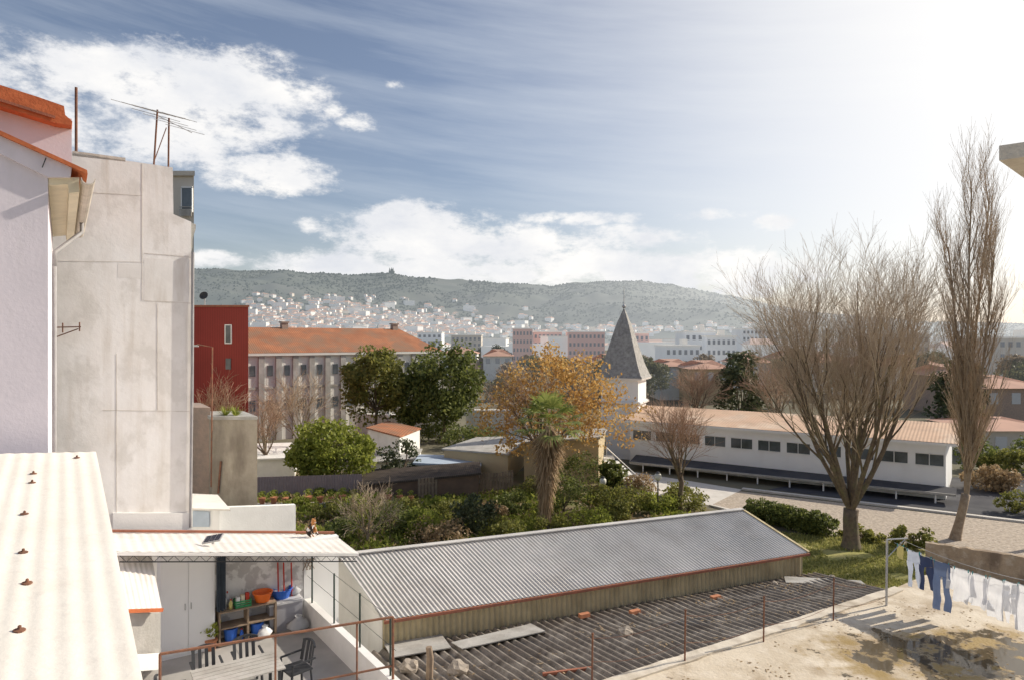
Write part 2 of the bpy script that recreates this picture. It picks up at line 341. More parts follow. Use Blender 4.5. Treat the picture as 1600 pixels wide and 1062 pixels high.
def hillpt(px,py):
    for k in range(140):
        Y=800+k*15
        p=P(px,py,Y)
        if terr(p.x,Y)>=p.z: return Vector((p.x,Y,terr(p.x,Y)))
    return None
mb=MB();oct_=[(1,0,.3),(0,1,.3),(-1,0,.3),(0,-1,.3),(0,0,1)]
cnt=0
while cnt<20000:
    y=YR+60-(YR-850)*rng.random()**1.3; r=-.52+1.4*rng.random(); x=r*y
    if townd(CX+F*r,HY-(terr(x,y)-H)/y*F)>rng.random()*1.0+.08: continue
    if mn.noise(Vector((x/160,y/160,2)))<-.25: continue
    z=terr(x,y)-1.5; s=(3.0+3.2*rng.random())*(y/2400)**.6; hh=s*(.9+.5*rng.random()); a=rng.random()
    ca,sa=math.cos(a),math.sin(a)
    mb.add([(x+(p*ca-q*sa)*s,y+(p*sa+q*ca)*s,z+k*hh) for p,q,k in oct_],[(0,1,4),(1,2,4),(2,3,4),(3,0,4)]); cnt+=1
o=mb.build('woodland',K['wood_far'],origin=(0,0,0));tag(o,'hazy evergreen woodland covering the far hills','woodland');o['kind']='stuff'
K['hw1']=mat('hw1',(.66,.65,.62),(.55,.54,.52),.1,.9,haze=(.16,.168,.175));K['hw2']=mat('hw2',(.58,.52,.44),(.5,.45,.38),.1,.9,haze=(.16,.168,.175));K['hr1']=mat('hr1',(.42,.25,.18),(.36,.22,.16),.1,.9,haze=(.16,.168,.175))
protos=[]
for (wx,wy,hh,rh,wm,rm) in((13,10,7,2.6,'hw1','hr1'),(10,10,8,2.2,'hw1','hr1'),(17,10,9,0.4,'hw1','hw1'),(12,9,6,2.4,'hw2','hr1'),(22,11,12,.5,'hw1','hw2'),(9,8,6,2.2,'hw1','hr1')):
    mb=MB();mb.box((0,0,hh/2-3),(wx,wy,hh+6));mb.cm=1
    a,b_=wx/2+.5,wy/2+.5
    if rh>1: mb.add([(-a,-b_,hh),(a,-b_,hh),(a,b_,hh),(-a,b_,hh),(-a*.6,0,hh+rh),(a*.6,0,hh+rh)],[(0,1,5,4),(1,2,5),(2,3,4,5),(3,0,4)])
    else: mb.box((0,0,hh+.2),(wx+1,wy+1,.4))
    protos.append(mb)
hl=['small white hillside house with a terracotta hip roof','cube shaped white hillside house with terracotta roof','flat roofed white building on the far hillside','beige hillside house with a terracotta hip roof','long flat roofed white block on the far hillside','tiny white cottage with terracotta roof on the far hillside']
hm=[None]*len(protos)
n=0
while n<225:
    px=rng.uniform(385,1000);py=rng.uniform(455,528)
    if rng.random()>townd(px,py): continue
    p=hillpt(px,py)
    if not p: continue
    i=rng.choice((0,0,1,1,2,3,4,5,5))
    if hm[i] is None:
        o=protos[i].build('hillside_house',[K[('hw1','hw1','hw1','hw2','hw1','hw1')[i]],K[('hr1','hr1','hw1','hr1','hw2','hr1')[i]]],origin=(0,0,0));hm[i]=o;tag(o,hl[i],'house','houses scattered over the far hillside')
    else: o=hm[i].copy();C.objects.link(o)
    o.location=p;o.rotation_euler=(0,0,rng.uniform(-.7,.7));s=rng.uniform(.85,1.4)*(p.y/1500)**.6;o.scale=(s,s,s*.85);n+=1
# the rest of the hill town, smaller in the picture
far=MB();n=0
while n<900:
    px=rng.uniform(380,1180);py=rng.uniform(462,529)
    if rng.random()>townd(px,py)+.12*(py>508): continue
    p=hillpt(px,py)
    if not p: continue
    wx,wy,hh=rng.uniform(6,13),rng.uniform(6,9),rng.uniform(4,7);az_=rng.uniform(-.7,.7);s=(p.y/1500)**.5;wx*=s;wy*=s;hh*=s
    far.cm=0 if rng.random()<.75 else 1;far.box(p+Z*(hh/2-1.5),(wx,wy,hh+3),az_)
    far.cm=2;Mz=Matrix.Rotation(az_,3,'Z');c4=[p+Mz@Vector((i_*wx*.54,j_*wy*.54,hh)) for i_,j_ in((-1,-1),(1,-1),(1,1),(-1,1))];tp=p+Z*(hh+1.8*s)
    far.add(c4+[tp],[(0,1,4),(1,2,4),(2,3,4),(3,0,4)]);n+=1
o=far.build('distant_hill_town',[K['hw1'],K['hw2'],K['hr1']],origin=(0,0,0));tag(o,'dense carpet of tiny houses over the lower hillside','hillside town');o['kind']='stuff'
p=P(612,430,YR);p.z=terr(p.x,YR)
t=thing('hilltop_church','tiny domed church silhouetted on the ridge of the far hill','church',p)
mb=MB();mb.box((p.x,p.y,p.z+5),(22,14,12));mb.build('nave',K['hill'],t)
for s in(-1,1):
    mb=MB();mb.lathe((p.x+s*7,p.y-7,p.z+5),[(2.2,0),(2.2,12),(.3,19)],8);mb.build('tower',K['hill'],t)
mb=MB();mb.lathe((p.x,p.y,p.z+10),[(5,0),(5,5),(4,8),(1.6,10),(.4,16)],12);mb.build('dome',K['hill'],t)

# ------------------------------------------------------------ buildings of the town
def winrow(parent,mesh_o,pos,rz=0):
    c=mesh_o.copy();C.objects.link(c);c.parent=parent;c.location=Vector(pos)-wloc[parent];c.rotation_euler=(0,0,rz);return c
def mkwin(wd,hh):
    mb=MB();mb.box((0,0,0),(wd,.12,hh));return mb
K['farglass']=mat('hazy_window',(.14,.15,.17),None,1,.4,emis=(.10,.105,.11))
def block(label,px0,px1,yt,Y,dep,wm,rows,cols,roof='flat',cat='apartment building'):
    a=P(px0,yt,Y);b=P(px1,yt,Y);zt=a.z
    cx=(a.x+b.x)/2;t=thing('apartment_building',label,cat,(cx,Y+dep/2,0))
    wd=b.x-a.x
    mb=MB();mb.box((cx,Y+dep/2,zt/2),(wd,dep,zt));mb.build('wall',K[wm],t)
    mb=MB();mb.box((cx,Y+dep/2,zt+.2),(wd+.6,dep+.6,.4));
    mb.box((cx+wd*.2,Y+dep/2,zt+1.2),(wd*.16,3,1.7))
    mb.build('roof',K['hw2'] if roof=='flat' else K['tileflat'],t)
    fh=3.0;nr=rows;first=None
    for r in range(nr):
        for c_ in range(cols):
            z=zt-1.6-r*fh; x=a.x+wd*(c_+.5)/cols
            if z<1: continue
            if first is None:
                m_=mkwin(wd/cols*.5,1.3);first=m_.build('window',K['farglass'],None,origin=(0,0,0));first.parent=t;first.location=Vector((x,Y-.02,z))-wloc[t]
            else: winrow(t,first,(x,Y-.02,z))
    return t
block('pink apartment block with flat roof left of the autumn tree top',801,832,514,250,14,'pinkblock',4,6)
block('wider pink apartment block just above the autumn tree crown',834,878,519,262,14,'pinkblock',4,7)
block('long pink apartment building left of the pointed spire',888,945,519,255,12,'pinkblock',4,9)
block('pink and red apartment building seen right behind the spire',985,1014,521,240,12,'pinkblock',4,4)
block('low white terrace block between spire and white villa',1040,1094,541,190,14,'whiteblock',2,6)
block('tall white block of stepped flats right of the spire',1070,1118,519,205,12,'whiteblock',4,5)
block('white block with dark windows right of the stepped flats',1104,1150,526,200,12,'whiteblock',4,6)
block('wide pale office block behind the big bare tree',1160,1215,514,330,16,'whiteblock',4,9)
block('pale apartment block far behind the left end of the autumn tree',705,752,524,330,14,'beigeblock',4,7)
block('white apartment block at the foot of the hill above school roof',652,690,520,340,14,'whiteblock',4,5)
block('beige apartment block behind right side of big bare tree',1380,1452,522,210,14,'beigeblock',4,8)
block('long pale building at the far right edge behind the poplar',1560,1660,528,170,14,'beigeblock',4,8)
def hiproof(mb,x0,x1,y0,y1,ze,zr,ov=.5,inset=None):
    x0-=ov;x1+=ov;y0-=ov;y1+=ov;ym=(y0+y1)/2;i=inset if inset is not None else (y1-y0)/2
    mb.add([(x0,y0,ze),(x1,y0,ze),(x1,y1,ze),(x0,y1,ze),(x0+i,ym,zr),(x1-i,ym,zr)],[(0,1,5,4),(1,2,5),(2,3,4,5),(3,0,4),(0,3,2,1)])
def house(label,px0,px1,ye,yr,Y,dep,wm='whitewall',rm='tileflat',cols=3,inset=None,name='town_house',group=None,wz=(1.2,1.3)):
    a=P(px0,ye,Y);b=P(px1,ye,Y);cx=(a.x+b.x)/2;ze=a.z;zr=H+(HY-yr)/F*(Y+dep/2)
    t=thing(name,label,'house',(cx,Y+dep/2,0),group)
    mb=MB();mb.box((cx,Y+dep/2,ze/2),(b.x-a.x,dep,ze));mb.build('wall',K[wm],t)
    mb=MB();hiproof(mb,a.x,b.x,Y,Y+dep,ze+.01,max(zr,ze+.8),.5,inset);mb.build('roof',K[rm],t)
    first=None
    for c_ in range(cols):
        x=a.x+(b.x-a.x)*(c_+.5)/cols
        if first is None:
            first=mkwin(1.0,wz[1]).build('window',K['farglass'],None,origin=(0,0,0));first.parent=t;first.location=Vector((x,Y-.02,ze-wz[0]))-wloc[t]
        else: winrow(t,first,(x,Y-.02,ze-wz[0]))
    return t
hs=[(1030,1078,572,560,120,9,'white town house with terracotta roof right behind the spire tower'),
(1080,1140,576,562,112,10,'ochre town house with terracotta roof above the small bare tree'),
(1150,1205,566,552,150,10,'white town house with terracotta roof left of the big bare tree'),
(1215,1262,560,547,170,10,'cream town house behind the left branches of the big bare tree'),
(1270,1330,566,552,140,10,'white town house centred behind the big bare tree'),
(1335,1400,572,556,125,10,'beige town house behind the right limbs of the big bare tree'),
(1405,1470,570,553,132,10,'white gabled town house between the big bare tree and the poplar'),
(1475,1540,588,568,96,10,'town house with brown tiled roof behind the poplar trunk'),
(1535,1640,606,585,80,10,'reddish town house at the right edge behind the poplar'),
(755,800,556,545,170,10,'orange roofed town house behind the left side of the autumn tree'),
(690,745,552,541,190,10,'terracotta roofed town house behind the dark evergreen pair'),
(930,985,566,552,130,10,'town house with terracotta roof behind the left of the spire'),
(1545,1660,672,655,60,8,'low ochre house with tiled roof right of the long white building')]
wms=['whitewall','ochre','whitewall','cream','whitewall','beigeblock','whitewall','brick','brick','whitewall','whitewall','ochre','beigetower']
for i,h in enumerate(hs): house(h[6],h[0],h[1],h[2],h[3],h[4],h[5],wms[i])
# school
Y=70;q=P(380,551,Y);t=thing('school_building','long white two storey building with pilasters under an orange hip roof','building',(q.x,q.y,0))
x0,x1,ze=q.x,q.x+23.5,9.1
mb=MB();mb.box(((x0+x1)/2,Y+5,ze/2),(x1-x0,10,ze));mb.build('wall',K['schoolwall'],t)
mb=MB();hiproof(mb,x0-3,x1,Y,Y+10,ze+.05,11.9,.35,3.2);mb.build('roof',K['tile'],t)
mb=MB();mb.box(((x0+x1)/2,Y-.28,ze-.1),(x1-x0+.8,.12,.26));mb.build('eave_board',K['schoolwall'],t)
for cx_ in(x0+6,x0+20):
    mb=MB();mb.box((cx_,Y+5,11.9),(.7,.7,1.0));mb.box((cx_,Y+5,12.5),(.9,.9,.15));mb.build('chimney',K['brick'],t)
fw=None
n=13
for i in range(n+1):
    x=x0+(x1-x0)*i/n
    mb=MB();mb.box((x,Y-.1,ze/2-.15),(.6,.2,ze-.3));mb.build('pilaster',K['gray'],t)
mb=MB();mb.box(((x0+x1)/2,Y-.05,5.5),(x1-x0,.12,.25));mb.build('string_course',K['gray'],t)
for i in range(n):
    x=x0+(x1-x0)*(i+.5)/n
    for z in(7.3,3.7):
        if fw is None:
            fw=mkwin(.55,1.1).build('window',K['glass'],None,origin=(0,0,0));fw.parent=t;fw.location=Vector((x,Y-.03,z))-wloc[t]
        else: winrow(t,fw,(x,Y-.03,z))
t.rotation_euler=(0,0,R(38))
# red building
Y=56;a=P(250,480,Y);b=P(388,484,Y);b.z=a.z;t=thing('red_building','dark red clad building with narrow windows beside the concrete wall','building',((a.x+b.x)/2,Y+5,0))
bk=Vector((-5.5,9,0))
def zq(v,z): return Vector((v.x,v.y,z))
mb=MB();mb.prism([zq(a,0),zq(b,0),b,a],bk);mb.build('wall',K['redpanel'],t)
mb=MB();mb.prism([a+Vector((-.1,-.1,.005)),b+Vector((.12,-.1,.005)),b+Vector((.12,-.1,.16)),a+Vector((-.1,-.1,.16))],bk);mb.build('parapet_cap',K['rustred'],t)
q=P(357,522,Y);mb=MB();mb.box((q.x,Y-.03,q.z),(.42,.1,1.4));f=mb.build('window',K['glass'],t)
mb=MB();mb.box((q.x,Y-.02,q.z+.74),(.56,.12,.08));mb.box((q.x,Y-.02,q.z-.74),(.56,.12,.08));mb.box((q.x-.25,Y-.02,q.z),(.08,.12,1.4));mb.box((q.x+.25,Y-.02,q.z),(.08,.12,1.4));mb.build('window_frame',K['whiteclean'],f)
q=P(357,568,Y);mb=MB();mb.box((q.x,Y-.03,q.z),(.42,.1,.9));mb.build('window',K['glass'],t)
q=P(320,478,Y+1);d=thing('satellite_dish','small satellite dish on the red building roof','satellite dish',(q.x,Y+1,a.z))
mb=MB();mb.tube([(q.x,Y+1,a.z+.1),(q.x,Y+1,a.z+.9)],.04);mb.build('mast',K['metal'],d)
mb=MB();mb.lathe((q.x,Y+.9,a.z+.95),[(.02,0),(.2,.03),(.36,.12),(.35,.14),(.02,.04)],14,Matrix.Rotation(R(65),3,'X'));mb.build('dish',K['dark'],d)
# beige tower behind concrete wall
Y=44;a=P(240,272,Y);b=P(303,276,Y)
t=thing('beige_tower_block','beige tower block with a balcony window peeking over the concrete wall','building',((a.x+b.x)/2,Y+4,0))
bk=Vector((-5.5,7,0))
mb=MB();mb.prism([zq(a,0),zq(b,0),b,zq(a,b.z)],bk);mb.build('wall',K['beigetower'],t)
q=P(293,313,Y);mb=MB();mb.box((q.x,Y-.05,q.z),(.62,.12,1.5));w_=mb.build('window',K['glass'],t)
mb=MB();mb.box((q.x-.34,Y-.06,q.z),(.06,.16,1.6));mb.box((q.x+.34,Y-.06,q.z),(.06,.16,1.6));mb.box((q.x,Y-.06,q.z+.8),(.74,.16,.08));mb.build('frame',K['whiteclean'],w_)
mb=MB();mb.box((q.x,Y-.3,q.z-.5),(.78,.05,.05));mb.box((q.x,Y-.3,q.z-.85),(.78,.05,.45))
mb.build('balcony_rail',K['gray'],t)
b2=zq(b,b.z)+Vector((.15,-.2,.01));a2=zq(a,b.z)+Vector((0,-.2,.01));mb=MB();mb.prism([a2,b2,b2+Z*.3,a2+Z*.3],bk);mb.build('cornice',K['slab'],t)

# ------------------------------------------------------------ left complex
Q=P(299,531,16.5)
def c_(px,py): return PL(px,py,Q,U)
t=thing('concrete_sided_house','tall house with a bare patched concrete side wall and stained panels','house',(Q.x-1.5,Q.y,0))
def z0(v): return Vector((v.x,v.y,0))
poly=[c_(40,228),c_(270,262),c_(271,335),c_(299,347),c_(298,500),z0(c_(298,531)),z0(c_(40,531))]
mb=MB();mb.prism(poly,V*5);mb.build('wall',K['concrete'],t)
def strip(px0,py0,px1,py1,w_=.012):
    a,b=c_(px0,py0)-V*.002,c_(px1,py1)-V*.002
    m_=MB();m_.beam(a,b,.008,w_,up=V.cross(b-a)) ;return m_
K['seam']=mat('panel_seam',(.52,.47,.41),(.74,.70,.64),3,.9)
for s in((82,408,225,410),(225,470,298,474),(222,256,222,470),(182,552,182,800),(118,300,222,306),(225,396,298,402),(246,474,246,640),(160,640,298,642)):
    strip(*s).build('sheet_joint',K['seam'],t)
for k,(x0,y0,x1,y1) in enumerate(((184,412,224,434),(225,404,297,470))):
    mb=MB();mb.prism([c_(x0,y0),c_(x1,y0+2),c_(x1,y1+2),c_(x0,y1)],-V*(.003+.001*k));mb.build('render_patch',K['patch'],t)
mb=MB();mb.prism([c_(113,236),c_(196,247),c_(196,253),c_(113,244)],V*5);mb.build('coping',K['slab'],t)
mb=MB();mb.prism([c_(176,800),c_(300,800),c_(300,835),c_(176,835)],-V*.05);mb.build('plinth_render',K['whitewall'],t)
mb=MB();mb.prism([c_(266,334)+V*.2,c_(308,349)+V*.2,c_(308,356)+V*.2,c_(303,372)+V*.2,c_(303,386)+V*.2,c_(298,400)+V*.2,c_(296,352)+V*.2,c_(268,342)+V*.2],V*3);mb.build('side_eave',K['gray'],t)
mb=MB();mb.tube([c_(301,395)-V*.05,c_(300,560)-V*.05,c_(297,822)-V*.05],.035,8);mb.build('downpipe',K['pipe'],t)
t2=thing('iron_bracket','rusty iron bracket fixed to the concrete wall','bracket',c_(96,515))
mb=MB();mb.beam(c_(78,512)-V*.25,c_(126,511)-V*.25,.025);mb.beam(c_(78,530)-V*.02,c_(122,514)-V*.25,.02);mb.beam(c_(98,505)-V*.25,c_(98,520)-V*.25,.02);mb.beam(c_(84,512)-V*.25,c_(84,512)+V*.02,.025);mb.build('arm',K['rust'],t2)
mb=MB();mb.beam(c_(124,504)-V*.25,c_(124,518)-V*.25,.02);mb.build('hook',K['rust'],t2)
# lilac house
QL=P(75,531,9.0)
def l_(px,py,off=0): return PL(px,py,QL+V*off,U)
t=thing('lilac_house','lilac plastered house with orange verge and grey gutter at left edge','house',(QL.x,QL.y,0))
mb=MB();mb.prism([l_(-160,130),l_(75,252),l_(75,531),z0(l_(75,531)),z0(l_(-160,531))],V*5.6);mb.build('wall',K['lilac'],t)
mb=MB();mb.prism([l_(-160,124,-.12),l_(0,204,-.12),l_(136,266,-.12),l_(137,272,-.12),l_(0,211,-.12),l_(-160,131,-.12)],V*5.7);mb.build('roof',K['orange'],t)
mb=MB();mb.prism([l_(-160,132,-.06),l_(0,212,-.06),l_(112,262,-.06),l_(110,277,-.06),l_(75,277,-.06),l_(0,240,-.06),l_(-160,160,-.06)],V*5.5);mb.build('verge_board',K['lilac'],t)
mb=MB();mb.prism([l_(75.5,277.5,.02),l_(124,277.5,.02),l_(124,300,.02),l_(108,302,.02),l_(106,288,.02),l_(75.5,290,.02)],V*5.4);mb.build('soffit',K['cream'],t)
mb=MB()
g0=l_(138,279,-.16);g1=g0+V*5.7
pts=[]
for k in range(9):
    a=math.pi*k/8; pts.append((math.cos(a)*.085,-math.sin(a)*.085))
for k in range(9,18):
    a=math.pi*(17-k)/8; pts.append((math.cos(a)*.072,-math.sin(a)*.072+.002))
mb.prism([g0+U*x+Z*y for x,y in pts],g1-g0);mb.build('gutter',K['slab'],t,smooth=False)
d0=g0+V*3.6-Z*.07
w1=QL+V*2.9+U*.05
mb=MB();mb.tube([d0,d0-Z*.18,zq(w1,d0.z-.62),zq(w1,d0.z-.85)],.035,8)
mb.tube([zq(w1,d0.z-.85),zq(w1,5.5)],.035,8);mb.build('downpipe',K['pipe'],t,smooth=True)
mb=MB();mb.beam(l_(66,262,-.1),l_(72,247,-.1),.012);mb.build('wire_hook',K['dark'],t)
QU=P(112,531,13.5)
def u_(px,py,off=0): return PL(px,py,QU+V*off,U)
t=thing('upper_house','upper gable with thick orange tiled verge behind the lilac house','house',(QU.x,QU.y,9))
mb=MB();mb.prism([u_(-160,110),u_(112,186),u_(112,290),u_(-160,290)],V*1.2);mb.build('wall',K['lilac'],t)
mb=MB();mb.prism([u_(-160,76,-.3),u_(0,133,-.3),u_(60,152,-.3),u_(100,166,-.3),u_(102,180,-.3),u_(113,190,-.3),u_(112,196,-.3),u_(88,193,-.3),u_(0,166,-.3),u_(-160,110,-.3)],V*1.6);mb.build('roof',K['orange'],t)
mb=MB();mb.beam(u_(-100,125,-.33),u_(86,184,-.33),.04,.05);mb.build('verge_trim',K['rustred'],t)
o=MB();q=PL(119,240,Q+V*.3,U);q2=PL(119,137,Q+V*.3,U);o.tube([q-Z*.2,q2],.03,8);o=o.build('roof_pole',K['rust']);tag(o,'single rusty pole standing on the wall left of the antennas','pole')
def antenna(label,pxb,pyb,pxt,pyt,boom,off,els,stay=False):
    p=PL(pxb,pyb,Q+V*off,U);q=PL(pxt,pyt,Q+V*off,U)
    t=thing('tv_antenna',label,'antenna',p)
    mb=MB();mb.tube([p-Z*.1,q],.022,8)
    if stay: mb.tube([PL(pxb+20,pyb-58,Q+V*off,U),p+Z*.05],.012,5)
    mb.build('mast',K['rust'],t)
    a=PL(boom[0],boom[1],Q+V*off,U);b=PL(boom[2],boom[3],Q+V*off,U)
    mb=MB();mb.tube([a,b],.010,6);mb.build('boom',K['metal'],t)
    for k in range(els):
        c=a.lerp(b,(k+.3)/els);l=.62-.03*k
        d=(V*.45+Z*.02+U*.9).normalized()
        mb=MB();mb.tube([c-d*l,c+d*l],.007,4);mb.build('element',K['metal'],t)
antenna('taller tv antenna with long boom on a leaning rusty mast',240,258,246,172,(210,166,290,186),.5,6,True)
antenna('shorter tv antenna on the mast at the wall corner',263,262,264,185,(240,178,300,208),.6,4)

# near roof
e1=P(150,705,9.0); dd=Vector((-.66,1,.084))
e0=e1-dd*7.5
side=(Vector((-.835,-.551,0))*4.5+Z*.30)
t=thing('foreground_roof','pale corrugated roof with rusty fixing bolts in the near left corner','roof',((e0+e1)/2+Vector((-1,0,-.5))))
mb=MB();mb.corr(e1,e1+side,e0+side,e0,30,.0032,rows=1,res=8);mb.build('roof_sheet',K['nearsheet'],t,smooth=True)
nrm=(e0-e1).cross(side).normalized()
if nrm.z<0:nrm=-nrm
mb=MB();mb.prism([e1-Z*.06,e0-Z*.06,z0(e0),z0(e1)],side*.99-Z*.0);mb.build('wall',K['whitewall'],t)
def onroof(px,py):
    d=Vector(((px-CX)/F,1,(HY-py)/F));o=Vector((0,0,H));k=(e1-o).dot(nrm)/d.dot(nrm);return o+d*k
for px,py in((52,740),(50,754),(38,803),(36,863),(42,911),(30,985),(120,715)):
    q=onroof(px,py)+nrm*.003
    mb=MB();M_=nrm.to_track_quat('Z','Y').to_matrix()
    mb.lathe(q,[(.036,0),(.034,.006),(.012,.012),(.010,.03),(.004,.034)],10,M_);mb.build('bolt',K['rust'],t)

# concrete shaft with plants
Y=22
t=thing('concrete_water_tank','weathered mossy concrete block structure with brick side and plants on top','outbuilding',(P(350,531,Y).x,Y,0))
mb=MB();a=P(331,655,Y);b=P(402,655,Y);mb.prism([zq(a,3),zq(b,3),b,a],V*2);mb.build('wall',K['brownconc'],t)
mb=MB();mb.prism([a+Vector((-.03,-.04,.003)),b+Vector((.04,-.04,.003)),b+Vector((.04,-.04,.1)),a+Vector((-.03,-.04,.1))],V*2.1);mb.build('coping',K['gray'],t)
a=P(290,636,Y+.4);b=P(329,636,Y+.4);mb=MB();mb.prism([zq(a,3),zq(b,3),b,a],V*2);mb.build('brick_wall',K['brick'],t)
mb=MB();mb.beam(P(345,720,Y-.05),P(341,770,Y-.05),.05);mb.build('pipe',K['rust'],t)
o=thing('lamp_pole','thin rusty pole with bent arm beside the concrete block','pole',P(330,760,Y-.3))
mb=MB();mb.tube([P(330,760,Y-.3),P(332,542,Y-.3),P(308,538,Y-.3)],.025,6);mb.build('pole',K['rust'],o)
mb=MB();mb.box(P(306,540,Y-.3),(.14,.1,.06));mb.build('lamp_head',K['metal'],o)
Y=19.3
t=thing('white_leanto','small white lean-to with glazed front and pale sheet roof','shed',P(326,830,Y))
a=P(297,795,Y);b=P(343,795,Y);mb=MB();mb.prism([zq(a,4),zq(b,4),b,a],V*1.6);mb.build('wall',K['whiteclean'],t)
mb=MB();mb.prism([P(295,770,Y+1.8),P(340,772,Y+1.8),P(360,795,Y-.1),P(296,793,Y-.1)],-Z*.05);mb.build('roof',K['patiosheet'],t)
mb=MB();mb.prism([P(301,797,Y-.02),P(327,798,Y-.02),P(327,822,Y-.02),P(301,822,Y-.02)],-V*.02);mb.build('window',K['bluegrey'],t)
mb=MB();a=P(330,793,20);b=P(462,788,21.5);mb.prism([a,b,b-Z*3,a-Z*3],V*.2);o=mb.build('white_garden_wall',K['whitewall']);tag(o,'low white garden wall between the lean-to and the cat','wall')
mb=MB();mb.prism([P(402,797,23),P(456,797,23),P(462,812,21.9),P(402,812,21.9)],-Z*.1);o=mb.build('flat_roof_slab',K['gray']);tag(o,'pale flat roof slab behind the white garden wall','roof')

# ------------------------------------------------------------ patio
PZ=3.7
FL=P(178,861,12.9);FR=P(560,863,15.5);BL=P(172,832,15.3);BR=P(522,834,17.9)
t=thing('patio_roof','pale sheet roof over the patio with red edged back and metal lattice beam','roof',((FL+FR+BL+BR)/4))
mb=MB();mb.corr(FL,FR,BR,BL,26,.006,1,6);mb.build('roof_sheet',K['patiosheet'],t,smooth=True)
mb=MB();mb.beam(FL-Z*.04,FR-Z*.04,.04,.06);mb.build('front_edge',K['whitewall'],t)
mb=MB();mb.beam(BL+Z*.05,BR+Z*.05,.07,.05);mb.build('back_flashing',K['rustred'],t)
mb=MB()
a,b=FL+(FR-FL)*.02-Z*.1+V*.1,FR-Z*.1+V*.1
mb.beam(a,b,.02);mb.beam(a-Z*.12,b-Z*.12,.02)
for k in range(40):
    p=a.lerp(b,k/40);q=a.lerp(b,(k+1)/40);
    if k%2:p=p-Z*.12
    else:q=q-Z*.12
    mb.beam(p,q,.008)
mb.build('lattice_beam',K['dark'],t)
for tt in(.35,.68):
    mb=MB();mb.beam(FL.lerp(FR,tt)-Z*.05,BL.lerp(BR,tt)-Z*.05,.05,.08);mb.build('rafter',K['wood'],t)
c0=Vector((-2.2,12.5,0))
lo=c0-U*6
mb=MB();mb.prism([Vector((p.x,p.y,PZ)) for p in(lo-V*2,c0-V*1,c0+V*5.2,lo+V*4)],-Z*PZ)
K['patio']=mat('patio_floor',(.46,.44,.42),(.35,.34,.32),1.2,.9,.2,10)
struct(mb.build('patio_floor',K['patio']))
QB=G(475,968,PZ);QB=Vector((QB.x,QB.y,0))
def b_(px,py,off=0): return PL(px,py,QB+V*off,U)
def zz(v,z): return Vector((v.x,v.y,z))
t=thing('patio_back_wall','white patio back wall with grey peeling paint behind the brooms','wall',zz(b_(410,900),PZ))
x0,x1=b_(330,900),b_(474,900)
mb=MB();mb.prism([zz(x0,PZ),zz(x1,PZ),zz(x1,5.55),zz(x0,5.9)],V*.15);mb.build('wall',K['peel'],t)
t=thing('patio_side_wall','white wall end with a diamond ornament right of the brooms','wall',zz(b_(500,900),PZ))
x0,x1=b_(475,900,-.02),b_(529,900,-.02)
mb=MB();mb.prism([zz(x0,2),zz(x1,2),zz(x1,5.62),zz(x0,5.62)],V*.2);mb.build('wall',K['whiteclean'],t)
orn=b_(482,881,-.06)
o=thing('diamond_ornament','small brown diamond lattice ornament hanging on the white wall','ornament',orn)
mb=MB()
for i in range(-1,2):
    mb.beam(orn+U*(.08*i)+(-U*.06-Z*.13),orn+U*(.08*i)+(U*.06+Z*.13),.02,.012);mb.beam(orn+U*(.08*i)+(U*.06-Z*.13),orn+U*(.08*i)+(-U*.06+Z*.13),.02,.012)
mb.build('lattice',K['wood'],o)
cl=G(250,1033,PZ);
t=thing('white_cabinet','tall white two door cabinet standing under the patio roof','cabinet',cl+U*.53+V*.25)
mb=MB();mb.prism([cl,cl+U*1.08,cl+U*1.08+V*.55,cl+V*.55],Z*2.2);mb.build('carcass',K['whiteclean'],t)
for k in(0,1):
    mb=MB();a=cl+U*(.01+.54*k)-V*.002+Z*.06;mb.prism([a,a+U*.525,a+U*.525-V*.02,a-V*.02],Z*2.12);d=mb.build('door',K['whiteclean'],t)
    mb=MB();h_=cl+U*(.48+.12*k)-V*.04+Z*1.0;mb.beam(h_,h_+Z*.14,.015);mb.build('handle',K['metal'],d)
t=thing('small_side_roof','small corrugated lean-to with orange gutter left of the white cabinet','shed',P(228,1030,12.6)-Z*.3)
mb=MB();mb.corr(P(196,952,12.0),P(253,950,12.6),P(236,864,13.9),P(178,866,13.4),7,.010,1,6);mb.build('roof_sheet',K['patiosheet'],t,smooth=True)
mb=MB();mb.beam(P(196,954,11.98),P(254,952,12.58),.05,.06);mb.build('gutter',K['orange'],t)
mb=MB();a=P(200,958,12.2);b=P(251,957,12.75);mb.prism([a,b,zz(b,PZ),zz(a,PZ)],V*.9);mb.build('wall',K['gray'],t)
mb=MB();mb.prism([P(214,1032,11.9),P(252,1029,12.5),P(252,1045,12.5),P(214,1048,11.9)],V*.3);mb.build('plinth',K['whitewall'],t)
mb=MB();a=b_(338,868,-.6);n=16;vs=[]
for i in range(n+1):
    p=a+U*(.19*i/n)+V*(.03*math.sin(i*1.9));vs+=[zz(p,5.75),zz(p,4.55+.02*math.sin(i))]
mb.add(vs,[(2*i,2*i+1,2*i+3,2*i+2) for i in range(n)]);o=mb.build('curtain',K['curtain'],smooth=True);tag(o,'dark hanging curtain beside the white cabinet','curtain')
